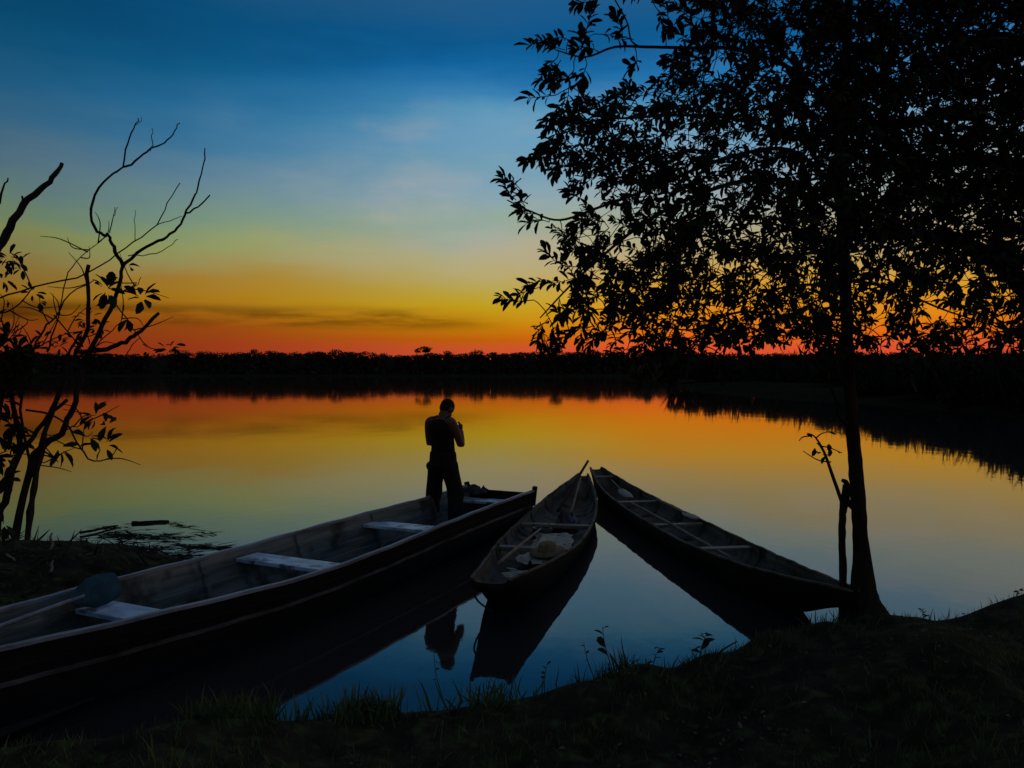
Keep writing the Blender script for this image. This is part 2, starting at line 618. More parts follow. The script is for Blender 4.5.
ff.append(tuple(top + [o0, o0 + 1, o0 + 2, o0 + 3]))
bm = bmesh.new()
vs_ = [bm.verts.new(v) for v in fv]
for f in ff:
    bm.faces.new([vs_[k] for k in f])
bmesh.ops.triangulate(bm, faces=[f for f in bm.faces if len(f.verts) > 4])
kind(from_bm('far_bank', bm, M['far_soil']), 'structure')


# ------------------------------------------------------------------ far vegetation
def clump_cloud(n, c, rad, size, flat=.5):
    P = rng.normal(0, 1, (n, 3))
    P /= np.linalg.norm(P, axis=1, keepdims=True)
    P *= (rng.uniform(0.15, 1, (n, 1)) ** .5)
    P = P * np.array(rad) + np.array(c)
    D = rng.normal(0, 1, (n, 3))
    return scatter(CLUMP[0], CLUMP[1], P, D, rng.uniform(0, 6.28, n), rng.uniform(.6, 1.3, n) * size)


parts = []
x = -262.0
while x < 262:
    y = rng.uniform(344, 362)
    h = rng.normal(9.9, .42) + .5 * math.sin(x * .045) + .35 * math.sin(x * .17 + 1)
    if random.random() < .05:
        h += random.uniform(.5, 1.4)
    r = rng.uniform(1.4, 2.8)
    parts.append(clump_cloud(95, (x, y, h - r * .55), (r * 1.25, r, r * .55), .42))
    parts.append(clump_cloud(34, (x, y, h * .60), (r * 1.4, r, h * .30), 1.35))
    parts.append(clump_cloud(30, (x, y - 1, h * .26), (r * 1.5, r, h * .27), 1.6))
    parts.append(clump_cloud(14, (x, y - 4, 1.1), (r * 1.5, 2.0, 1.2), 1.3))
    x += rng.uniform(.75, 1.25)
# the closed heart of the wood behind its outer leaves
wx_ = np.arange(-266, 267, 2.0)
wz_ = 7.4 + .5 * np.sin(wx_ * .045) + .5 * np.sin(wx_ * .9) + rng.uniform(-.4, .4, len(wx_))
wv = np.concatenate([np.stack([wx_, np.full_like(wx_, 349.0) + rng.uniform(-1, 1, len(wx_)), np.zeros_like(wx_)], 1), np.stack([wx_, np.full_like(wx_, 350.0), wz_], 1),
                     np.stack([wx_, np.full_like(wx_, 360.0), wz_ + .3], 1), np.stack([wx_, np.full_like(wx_, 362.0), np.zeros_like(wx_)], 1)])
nw = len(wx_)
q_ = np.arange(nw - 1)
parts.append((wv, [np.stack([q_ + k * nw, q_ + 1 + k * nw, q_ + 1 + (k + 1) * nw, q_ + (k + 1) * nw], 1) for k in range(3)]))
kind(stamp_mesh('far_forest', parts, M['far_leaf']), 'stuff')['label'] = 'dark low forest along the far shore of the lake'


def far_tree(px, top, Y, crown, label, shape='dome'):
    X = (px - 512) * Y / F
    h = EYE + (HORIZON - top) * Y / F
    t_ = thing('tree', label, 'tree', (X, Y, .6), 0)
    tb = Tubes().add([(0, 0, -.3), (.15, 0, h * .4), (-.1, 0, h * .75)], [.22, .16, .08], 6)
    tb.build('trunk', M['bark'], t_)
    if shape == 'dome':
        pc = [clump_cloud(300, (0, 0, h - crown * .6 - .6), (crown, crown, crown * .6), .48)]
    else:
        pc = [clump_cloud(46, (random.uniform(-1, 1) * crown * .75, random.uniform(-1, 1) * crown * .5, h - .9 - random.uniform(.0, 2.2)), (1.5, 1.0, .55), .42) for _ in range(14)]
    stamp_mesh('crown', pc, M['far_leaf'], t_)


far_tree(336, 348.5, 343, 3.6, 'dome crowned tree standing above the far treeline, left of the standing person', 'dome')
far_tree(426, 346.5, 342, 5.5, 'open flat topped tree above the far treeline behind the standing person', 'flat')
far_tree(478, 349.5, 343, 3.4, 'rounded tree above the far treeline, just right of the flat topped one', 'dome')
far_tree(556, 347, 342, 3.0, 'thin feathery tree above the far treeline under the leafy branch tips', 'flat')


def bush(px, Y, h, wide, mat, label, group, name='shrub', dens=1.0):
    X = (px - 512) * Y / F
    t_ = thing(name, label, 'shrub', (X, Y, .35), 0, group)
    tb = Tubes()
    for _ in range(5):
        a = random.uniform(0, 6.28)
        tb.add([(0, 0, -.3), (math.cos(a) * wide * .25, math.sin(a) * wide * .25, h * .4), (math.cos(a) * wide * .5, math.sin(a) * wide * .5, h * .8)], [.05, .035, .012], 5)
    tb.build('stem', M['bark'], t_)
    pc = []
    for _ in range(16):
        a, q = random.uniform(0, 6.28), math.sqrt(random.random())
        hh = random.uniform(.1, 1) * (1 - .25 * q)
        pc.append(clump_cloud(int(80 * dens), (math.cos(a) * q * wide, math.sin(a) * q * wide * .8, h * hh * .85), (wide * .3, wide * .3, h * .16), .17 + .0025 * Y))
    nb = 260
    a, q = rng.uniform(0, 6.28, nb), np.sqrt(rng.uniform(0, 1, nb))
    Pb = np.stack([np.cos(a) * q * wide * 1.05, np.sin(a) * q * wide * .8, h * (.72 - .35 * q) * rng.uniform(.5, 1, nb)], 1)
    Db = np.stack([np.cos(a) * q * .7 + rng.normal(0, .25, nb), np.sin(a) * q * .4 + rng.normal(0, .25, nb), np.ones(nb)], 1)
    pc.append(scatter(BLADE[0] * np.array([1.6, 1, 1.4]), BLADE[1], Pb, Db, rng.uniform(0, 6.28, nb), rng.uniform(.28, .72, nb) * h * .8))
    stamp_mesh('foliage', pc, mat, t_)


RB = 'dark bushes along the curving shore'
for px, Y, h, wd in ((700, 112, 4.2, 4.2), (735, 108, 4.4, 4.4), (768, 104, 4.4, 4.6), (800, 96, 4.3, 4.2), (826, 90, 4.2, 4.0), (858, 73, 3.8, 3.4), (884, 58.5, 2.9, 2.3), (906, 55.5, 3.0, 2.3),
                     (931, 51, 3.0, 2.2), (957, 47.5, 2.9, 2.1), (983, 44, 2.9, 2.0), (1010, 40.5, 2.9, 1.9), (1040, 37, 3.0, 1.9), (1075, 34, 3.0, 1.8), (880, 76, 3.6, 3.6), (920, 70, 3.6, 3.6), (965, 62, 3.5, 3.4), (1015, 54, 3.3, 3.2)):
    bush(px, Y, h, wd, M['far_leaf'], 'dark rounded bush at the water edge on the curving shore', RB)
bush(647, 150, 3.6, 2.6, M['pale_leaf'], 'paler grey green bush standing alone where the far shore turns', None)


# ------------------------------------------------------------------ boats
def hermite(v, t):
    v = np.asarray(v, float)
    K = len(v)
    d = np.gradient(v)
    q = np.clip(t, 0, 1) * (K - 1)
    i = min(int(q), K - 2)
    s = q - i
    return ((2 * s ** 3 - 3 * s ** 2 + 1) * v[i] + (s ** 3 - 2 * s ** 2 + s) * d[i] + (-2 * s ** 3 + 3 * s ** 2) * v[i + 1] + (s ** 3 - s ** 2) * d[i + 1])


def sstep(x, a, b):
    t = min(max((x - a) / (b - a), 0), 1)
    return t * t * (3 - 2 * t)


class Boat:
    def __init__(s, P0, P1, w, z, th, lift0, lift1, rise0, rise1, zf=.035, zb=-.10, round_=False, flare=.72):
        s.P0, s.P1 = Vector((*P0, 0)), Vector((*P1, 0))
        d = s.P1 - s.P0
        s.L = d.length
        u = d.normalized()
        s.rot = math.atan2(-u.x, u.y)
        s.wk, s.zk, s.th = w, z, th
        s.l0, s.l1, s.r0, s.r1 = lift0, lift1, rise0, rise1
        s.zf, s.zb, s.round, s.flare = zf, zb, round_, flare

    def w(s, y): return float(hermite(s.wk, y / s.L))
    def zg(s, y): return float(hermite(s.zk, y / s.L))

    def end(s, y):
        """0 amidships, towards 1 at an end that sweeps up."""
        a = (1 - sstep(y, 0, s.l0)) * s.r0 if s.l0 else 0
        b = sstep(y, s.L - s.l1, s.L) * s.r1 if s.l1 else 0
        return max(a, b)

    def bottom(s, y):
        e = s.end(y)
        zg = s.zg(y)
        return s.zb * (1 - e) + (zg - .11) * e, s.zf * (1 - e) + (zg - .03) * e

    def side(s, y, inner=False, n=9):
        """Half profile from the centre line out and up to the gunwale: list of (x, z)."""
        zo, zi = s.bottom(y)
        w, zg = s.w(y), s.zg(y)
        if inner:
            w, z0 = max(w - s.th, .012), zi
        else:
            z0 = zo
        pts = [(0, z0)]
        if s.round:
            for k in range(1, n + 1):
                a = k / n * math.pi / 2
                pts.append((w * math.sin(a) ** .8, z0 + (zg - z0) * (1 - math.cos(a) ** .75)))
        else:
            fl = s.flare
            lap = (.022 if inner else .012) if w > .2 else 0
            for k in range(4):
                q0, q1 = k / 4, (k + 1) / 4
                x0, x1 = w * (fl + (1 - fl) * q0 ** .85), w * (fl + (1 - fl) * q1 ** .85)
                za, zb_ = z0 + (zg - z0) * q0, z0 + (zg - z0) * q1
                o = lap if not inner else lap * .8
                pts.append((x0 - (0 if k == 0 else 0), za))
                pts.append((x1 - (o if k < 3 else 0), zb_ - .002 if k < 3 else zb_))
        return pts

    def x_at(s, y, z):
        """Inner half width at height z."""
        p = s.side(y, True)
        for (x0, z0), (x1, z1) in zip(p[1:], p[2:]):
            if z1 >= z:
                f = 0 if z1 - z0 < 1e-6 else max(0, (z - z0) / (z1 - z0))
                return x0 + (x1 - x0) * f
        return p[-1][0]

    def hull(s, root, mats, n=64):
        V, Fc, MI = [], [], []
        ring = None
        for i in range(n + 1):
            y = s.L * i / n
            po, pi = s.side(y), s.side(y, True)
            o = [(x, y, z) for x, z in po[::-1]] + [(-x, y, z) for x, z in po[1:]]
            q = [(-x, y, z) for x, z in pi[::-1]] + [(x, y, z) for x, z in pi[1:]]
            r = o + q
            ring = len(r)
            half = len(o)
            V += r
        for i in range(n):
            for k in range(ring):
                a, b = i * ring + k, i * ring + (k + 1) % ring
                Fc.append((a, a + ring, b + ring, b))
                MI.append(0 if k < half - 1 else 1)
        for base, rev in ((0, False), (n * ring, True)):
            for k in range(half - 1):
                f = (base + k, base + k + 1, base + ring - 2 - k, base + ring - 1 - k)
                if len(set(f)) == 4:
                    Fc.append(f[::-1] if rev else f)
                    MI.append(0)
        o = pydata('hull', V, Fc, mats, root, smooth=s.round)
        o.data.polygons.foreach_set('material_index', MI)
        bm = bmesh.new()
        bm.from_mesh(o.data)
        bmesh.ops.remove_doubles(bm, verts=bm.verts, dist=1e-5)
        bmesh.ops.recalc_face_normals(bm, faces=bm.faces)
        bm.to_mesh(o.data)
        bm.free()
        return o

    def rail(s, name, root, mat, sg, dx, dz, wd, ht, frac=1.0, y0=0, y1=None, n=60, zabs=None):
        y1 = s.L if y1 is None else y1
        V, Fc = [], []
        for i in range(n + 1):
            y = y0 + (y1 - y0) * i / n
            po = s.side(y)
            zg, zo = s.zg(y), s.bottom(y)[0]
            if frac < 1:
                z = zo + (zg - zo) * frac if zabs is None else min(zabs + (zg - .46) * .8, zg - .08)
                xx = s.w(y)
                for (xa, za), (xb, zb_) in zip(po[1:], po[2:]):
                    if zb_ >= z:
                        xx = xa + (xb - xa) * ((z - za) / max(zb_ - za, 1e-6))
                        break
                c = (xx + dx, z + dz)
            else:
                c = (s.w(y) + dx, zg + dz)
            wob = .003 * math.sin(y * 9 + sg) + .002 * math.sin(y * 23)
            for qx, qz in ((-.5, -.5), (.5, -.5), (.5, .3), (.32, .5), (-.32, .5), (-.5, .3)):
                V.append((sg * (c[0] + qx * wd + wob * .5), y, c[1] + qz * ht + wob))
        for i in range(n):
            for k in range(6):
                a, b = i * 6 + k, i * 6 + (k + 1) % 6
                Fc.append((a, a + 6, b + 6, b))
        Fc += [(5, 4, 3, 2, 1, 0), tuple(n * 6 + k for k in range(6))]
        return pydata(name, V, Fc, mat, root, smooth=False)

    def rib(s, root, mat, y, wd=.045, th=.03, label=None):
        pi = s.side(y, True)
        V, Fc = [], []
        pts = [(x, z) for x, z in pi[::-1]] + [(-x, z) for x, z in pi[1:]]
        pts = [(x * 1.0, z - (.004 if abs(x) > .02 and k in (0, len(pts) - 1) else 0)) for k, (x, z) in enumerate(pts)]
        for x, z in pts:
            sx = 0 if abs(x) < 1e-6 else math.copysign(1, x)
            ix, iz = x - sx * th, z + (th * .7 if z < s.bottom(y)[1] + .02 else 0)
            for yy in (y - wd / 2, y + wd / 2):
                V += [(x - sx * .002, yy, z + (.002 if abs(x) < s.w(y) * .5 else 0)), (ix, yy, iz)]
        n = len(pts)
        for i in range(n - 1):
            a, b = i * 4, i * 4 + 4
            Fc += [(a + 1, b + 1, b + 3, a + 3), (a, b, b + 1, a + 1), (a + 2, a + 3, b + 3, b + 2)]
        return pydata('rib', V, Fc, mat, root, smooth=False)

    def thwart(s, root, mat, y, z, wd, tk, skew=0.0, over=.0, tilt=0.0):
        hw = s.x_at(y, z) - .004 + over
        rot = Matrix.Rotation(skew, 3, 'Z') @ Matrix.Rotation(tilt, 3, 'Y')
        return box('thwart', Vector((0, y, z)), (2 * hw, wd, tk), mat, root, rot, .007)

    def root(s, name, label, cat='boat', group=None):
        return thing(name, label, cat, s.P0, s.rot, group)

    def to_world(s, x, y, z):
        c, q = math.cos(s.rot), math.sin(s.rot)
        return Vector((s.P0.x + c * x - q * y, s.P0.y + q * x + c * y, z))


# --- the long plank boat
EXT = 7.0 / 6
u = Vector((-.165 + 3.193, 10.922 - 4.613)).normalized()
P0 = (-3.193 - u.x * EXT, 4.613 - u.y * EXT)
LB = Boat(P0, (-.165, 10.922), [.12, .363, .547, .639, .626, .57, .52, .523], [.62, .536, .488, .444, .448, .466, .472, .489],
          .026, 1.0, 0, .75, 0, zf=.03, zb=-.09, flare=.74)
lb = LB.root('long_boat', 'long grey plank boat with four pale blue benches and a person standing in it')
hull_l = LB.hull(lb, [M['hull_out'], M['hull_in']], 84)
for sg in (-1, 1):
    LB.rail('gunwale', hull_l, M['rail'], sg, -.008, .010, .040, .026, 1.0, .02, LB.L)
    LB.rail('rub_rail', hull_l, M['strake'], sg, .010, 0, .022, .026, .5, .5, LB.L - .02, zabs=.27)
    LB.rail('upper_strake', hull_l, M['hull_out'], sg, .006, 0, .014, .018, .78, .5, LB.L - .02, zabs=.36)
for y in np.arange(1.05, LB.L - .2, 1.22):
    LB.rib(hull_l, M['hull_in'], float(y))
for y in (1.18, 2.86, 4.70, 6.66):
    LB.thwart(lb, M['paint'], y + EXT, .36, .27, .035)
# bottom boards, one mesh pattern of planks
bm = bmesh.new()
for k in range(-2, 3):
    box_bm(bm, Vector((k * .155, 4.4, .062)), (.14, 6.6, .018), None, .004)
from_bm('bottom_boards', bm, M['floor_wood'], lb)
# square end board and its corner posts
yE = LB.L
bm = bmesh.new()
wE, zE = LB.w(yE), LB.zg(yE)
prof = [(-wE * .74, -.085), (wE * .74, -.085), (wE + .004, zE - .02), (wE * .9, zE - .035), (-wE * .9, zE - .035), (-wE - .004, zE - .02)]
a = [bm.verts.new((x, yE + .002, z)) for x, z in prof]
b = [bm.verts.new((x, yE + .042, z)) for x, z in prof]
bm.faces.new(a)
bm.faces.new(b[::-1])
for k in range(6):
    bm.faces.new((a[k], b[k], b[(k + 1) % 6], a[(k + 1) % 6]))
from_bm('end_board', bm, M['hull_out'], lb)
for sg in (-1, 1):
    box('end_post', Vector((sg * (wE - .015), yE + .005, zE - .07)), (.05, .07, .26), M['hull_out'], lb, Matrix.Rotation(sg * .12, 3, 'Y'), .006)

# --- dugout canoe in the middle
C2 = Boat((-.178, 6.44), (1.163, 12.972), [.165, .312, .438, .468, .438, .304, .085], [.41, .298, .223, .2, .222, .305, .421],
          .024, 1.0, .9, 1.0, 1.0, zf=.025, zb=-.10, round_=True)
c2 = C2.root('dugout_canoe', 'short dark dugout canoe with pale sacking inside, moored between two longer boats')
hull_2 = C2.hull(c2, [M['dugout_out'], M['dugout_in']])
C2.rail('gunwale', hull_2, M['dugout_in'], 1, -.012, .006, .032, .018)
C2.rail('gunwale', hull_2, M['dugout_in'], -1, -.012, .006, .032, .018)


def s_of(B, px, py, z):
    """Station along a boat of the point seen at that pixel at height z."""
    Y = F * (EYE - z) / (py - HORIZON)
    X = (px - 512) * Y / F
    d = (B.P1 - B.P0).normalized()
    return (Vector((X, Y, 0)) - B.P0).dot(d)


for px, py, wd in ((533, 546, .12), (553, 521, .11), (582, 487, .12)):
    y = s_of(C2, px, py, .22)
    C2.thwart(c2, M['thwart_wood'], y, C2.zg(y) - .04, wd, .045, over=.0)
for y in (1.9, 2.6, 3.4, 4.2, 5.0):
    C2.rib(hull_2, M['dugout_in'], y, .04, .018)

# --- slender canoe at the tree
C3 = Boat((2.581, 5.98), (1.447, 13.739), [.05, .249, .348, .366, .344, .273, .108], [.445, .317, .253, .24, .246, .294, .432],
          .024, 1.5, .8, .92, 1.0, zf=.025, zb=-.10, round_=True)
c3 = C3.root('dugout_canoe', 'slender dark dugout canoe with its raised tip against the tree trunk')
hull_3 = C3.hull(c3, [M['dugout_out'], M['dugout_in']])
C3.rail('gunwale', hull_3, M['dugout_in'], 1, -.012, .006, .032, .018)
C3.rail('gunwale', hull_3, M['dugout_in'], -1, -.012, .006, .032, .018)
for px, py, wd in ((728, 549, .10), (673, 524, .10), (641, 502, .09), (613, 484, .10)):
    y = s_of(C3, px, py, .22)
    C3.thwart(c3, M['thwart_wood'], y, C3.zg(y) - .03, wd, .028)
for y in (2.2, 3.0, 3.8, 4.6, 5.4, 6.2):
    C3.rib(hull_3, M['dugout_in'], y, .035, .016)


# ------------------------------------------------------------------ paddles, poles and load
def paddle(label, tip, grip, normal, mats, blen=.42, bw=.085, sr=.014, name='paddle', cat='paddle'):
    """Paddle lying from the blade tip to the grip end; normal gives the blade's facing."""
    tip, grip = Vector(tip), Vector(grip)
    r = thing(name, label, cat, tip)
    d = (grip - tip)
    L = d.length
    d.normalize()
    nn = Vector(normal)
    nn = (nn - d * nn.dot(d)).normalized()
    sd = d.cross(nn)
    Tubes().add([d * (blen * .75), d * (blen + (L - blen) * .5), d * L], [sr * .9, sr, sr * .9], 8).build('shaft', mats[1], r)
    V, Fc = [], []
    prof = [(0, .58), (.03, .74), (.12, .86), (.38, 1.0), (.60, .96), (.82, .62), (1.0, .2)]
    for t_, w_ in prof:
        for q in (-1, -.33, .33, 1):
            for e in (1, -1):
                V.append(d * blen * t_ + sd * (q * w_ * bw) + nn * e * (.010 * (1 - abs(q) * .6)))
    n = len(prof)
    for i in range(n - 1):
        for k in range(3):
            a = i * 8 + k * 2
            Fc += [(a, a + 2, a + 10, a + 8), (a + 1, a + 9, a + 11, a + 3)]
        for k in (0, 6):
            a = i * 8 + k
            Fc.append((a, a + 8, a + 9, a + 1) if k == 0 else (a, a + 1, a + 9, a + 8))
    for i in (0, n - 1):
        for k in range(3):
            a = i * 8 + k * 2
            Fc.append((a, a + 1, a + 3, a + 2))
    pydata('blade', V, Fc, mats[0], r, smooth=True)
    return r


paddle('blue bladed oar leaning on the bench at the shore end of the long grey boat', at(119, 583, 5.95), at(-16, 632, 4.95), (.86, -.35, .42),
       (M['blue_blade'], M['rail']), .42, .115, .016, 'oar', 'oar')
w2 = lambda x, y, z: C2.to_world(x, y, z)
paddle('worn wooden paddle lying blade down in the canoe with pale sacking', w2(.12, 3.75, .10), w2(.06, 5.75, .47), (-.2, -.5, .8), (M['cloth'], M['pole_wood']), .5, .13, .014)


def pole(label, a, b, r=.018, mat='pole_wood', name='pole', cat='pole', rough=.0):
    a, b = Vector(a), Vector(b)
    o = Tubes().add([Vector((0, 0, 0)), (b - a) * .5 + Vector((.004, .004, .006)), b - a], [r, r * .95, r * .8], 8, 6, rough).build(name, M[mat])
    o.location = a
    return tag(o, label, cat)


pole('thick dark pole sticking up out of the far tip of the middle canoe', w2(-.16, 4.9, .12), at(588, 461, 12.7), .024, 'dead_bark')
pole('thin pale pole lying lengthwise along the floor of the middle canoe', w2(-.10, .75, .36), w2(-.12, 3.2, .20), .016)
w3 = lambda x, y, z: C3.to_world(x, y, z)
pole('long grey pole lying along the floor of the slender canoe', w3(-.08, 1.9, .215), w3(-.12, 5.4, .235), .018)
paddle('pale wooden paddle resting across two benches of the slender canoe', at(697, 519, 9.75), at(657, 499, 11.3), (0, 0, 1), (M['blade'], M['pole_wood']), .5, .075, .014)
paddle('paddle lying flat inside the far tip of the slender canoe', w3(-.03, 5.75, .245), w3(.03, 6.95, .34), (0, 0, 1), (M['blade'], M['pole_wood']), .6, .085, .014)


def cloth_sheet(name, B, x0, x1, y0, y1, z0, amp, mat, label, cat):
    n, k = 26, 20
    V, Fc = [], []
    ph = random.uniform(0, 6)
    for j in range(n):
        for i in range(k):
            u_, v_ = i / (k - 1), j / (n - 1)
            e = min(u_, 1 - u_, v_, 1 - v_) * 5
            x_ = x0 + (x1 - x0) * u_ + .03 * math.sin(v_ * 9 + ph) + .015 * math.sin(v_ * 23 + ph)
            y_ = y0 + (y1 - y0) * v_ + .05 * math.sin(u_ * 8 + ph) + .02 * math.sin(u_ * 19)
            lift = min(1, e) * amp * (.6 + .4 * math.sin(u_ * 7 + v_ * 5 + ph) + .25 * math.sin(v_ * 17 - u_ * 9) + .2 * math.sin(u_ * 23 + ph))
            V.append((x_, y_, z0 + max(lift, 0)))
    for j in range(n - 1):
        for i in range(k - 1):
            a = j * k + i
            Fc.append((a, a + 1, a + k + 1, a + k))
    bm = bmesh.new()
    vv = [bm.verts.new(v) for v in V]
    for f in Fc:
        bm.faces.new([vv[q] for q in f])
    bmesh.ops.solidify(bm, geom=bm.faces[:], thickness=.006)
    o = from_bm(name, bm, mat, None, True)
    o.location, o.rotation_euler = B.P0, (0, 0, B.rot)
    return tag(o, label, cat)


cloth_sheet('sacking', C2, -.16, .30, 1.75, 3.3, .13, .06, M['sack'], 'crumpled pale sacking with dark spots in the middle canoe', 'sacking')
cloth_sheet('cloth', C2, -.12, .22, .95, 1.32, .17, .02, M['sack'], 'small folded pale cloth at the blunt end of the middle canoe', 'cloth')
cloth_sheet('cloth', C2, -.04, .22, 3.55, 4.35, .07, .17, M['cloth'], 'slate blue cloth bundle beyond the sacking in the middle canoe', 'cloth')
bundle = cloth_sheet('cloth', LB, -.42, -.10, LB.L - .42, LB.L - .02, .46, .075, M['cloth'], 'dark blue cloth bundle on the square end of the long boat', 'cloth')


def lathe(name, prof, mat, seg=28):
    V, Fc = [], []
    for r, z in prof:
        for k in range(seg):
            a = 2 * math.pi * k / seg
            V.append((r * math.cos(a), r * math.sin(a), z))
    for i in range(len(prof) - 1):
        for k in range(seg):
            a, b = i * seg + k, i * seg + (k + 1) % seg
            Fc.append((a, b, b + seg, a + seg))
    return pydata(name, V, Fc, mat)


hat = lathe('straw_hat', [(.001, .10), (.06, .098), (.09, .08), (.10, .03), (.12, .018), (.19, .006), (.192, .0), (.12, .008), (.095, .02), (.08, .07), (.001, .088)], M['basket'])
hat.location = w2(.15, 2.02, .20)
hat.rotation_euler = (.12, -.1, 0)
tag(hat, 'tan woven hat lying on the pale sacking beside the bench', 'hat')
pot = thing('cooking_pot', 'small sooty metal pot behind the bench in the middle canoe', 'pot', w2(-.13, 3.3, .045))
b = lathe('bowl', [(.001, 0), (.08, .0), (.105, .02), (.115, .09), (.11, .14), (.118, .146), (.112, .15), (.104, .14), (.1, .03), (.001, .012)], M['pot'])
b.parent = pot
h = Tubes().add([(-.112, 0, .14), (-.08, 0, .23), (.0, 0, .26), (.08, 0, .23), (.112, 0, .14)], [.005] * 5, 6).build('handle', M['pot'], pot)

rp = Tubes().add([at(478, 582, 6.72), at(474, 592, 6.7), at(478, 601, 6.75), at(487, 608, 6.85), Vector((-.14, 7.1, -.06))], [.009] * 5, 6, 8).build('mooring_rope', M['rope'])
tag(rp, 'thin rope hanging in a loop from the blunt end of the middle canoe', 'rope')


# ------------------------------------------------------------------ person
def fleshed(tubes_list, blobs, voxel, name, mat, parent, smooth=6):
    """Fuse tapering limbs and ellipsoids into one continuous skin."""
    T_ = Tubes()
    for pts, rad, *rest in tubes_list:
        T_.add(pts, rad, 12, 6, 0, rest[0] if rest else 1.0, (0, 1, .02))
    bm = bmesh.new()
    vv = [bm.verts.new(v) for v in T_.V]
    for f in T_.F:
        bm.faces.new([vv[k] for k in f])
    for c, rad, rot in blobs:
        mt = Matrix.Translation(Vector(c)) @ rot.to_4x4() @ Matrix.Diagonal((*rad, 1))
        bmesh.ops.create_icosphere(bm, subdivisions=3, radius=1, matrix=mt)
    bmesh.ops.recalc_face_normals(bm, faces=bm.faces)
    me_ = bpy.data.meshes.new('tmp')
    bm.to_mesh(me_)
    bm.free()
    to = bpy.data.objects.new('tmp', me_)
    COL.objects.link(to)
    mr = to.modifiers.new('r', 'REMESH')
    mr.mode, mr.voxel_size = 'VOXEL', voxel
    ms = to.modifiers.new('s', 'SMOOTH')
    ms.iterations, ms.factor = smooth, .5
    dg = bpy.context.evaluated_depsgraph_get()
    out = bpy.data.meshes.new_from_object(to.evaluated_get(dg))
    bpy.data.objects.remove(to, do_unlink=True)
    out.name = name
    return link(name, out, mat, parent, True)


# local frame: +y is the way he faces, +x his right; placed and turned as a whole
MY = 10.2
mpos = at(443, 535, MY)
person = thing('person', 'person in a dark sleeveless vest standing in the long boat, head bowed over raised hands', 'person', (mpos.x, MY, .071), -R(38))
I3 = Matrix.Identity(3)


def rx(a): return Matrix.Rotation(a, 3, 'X')


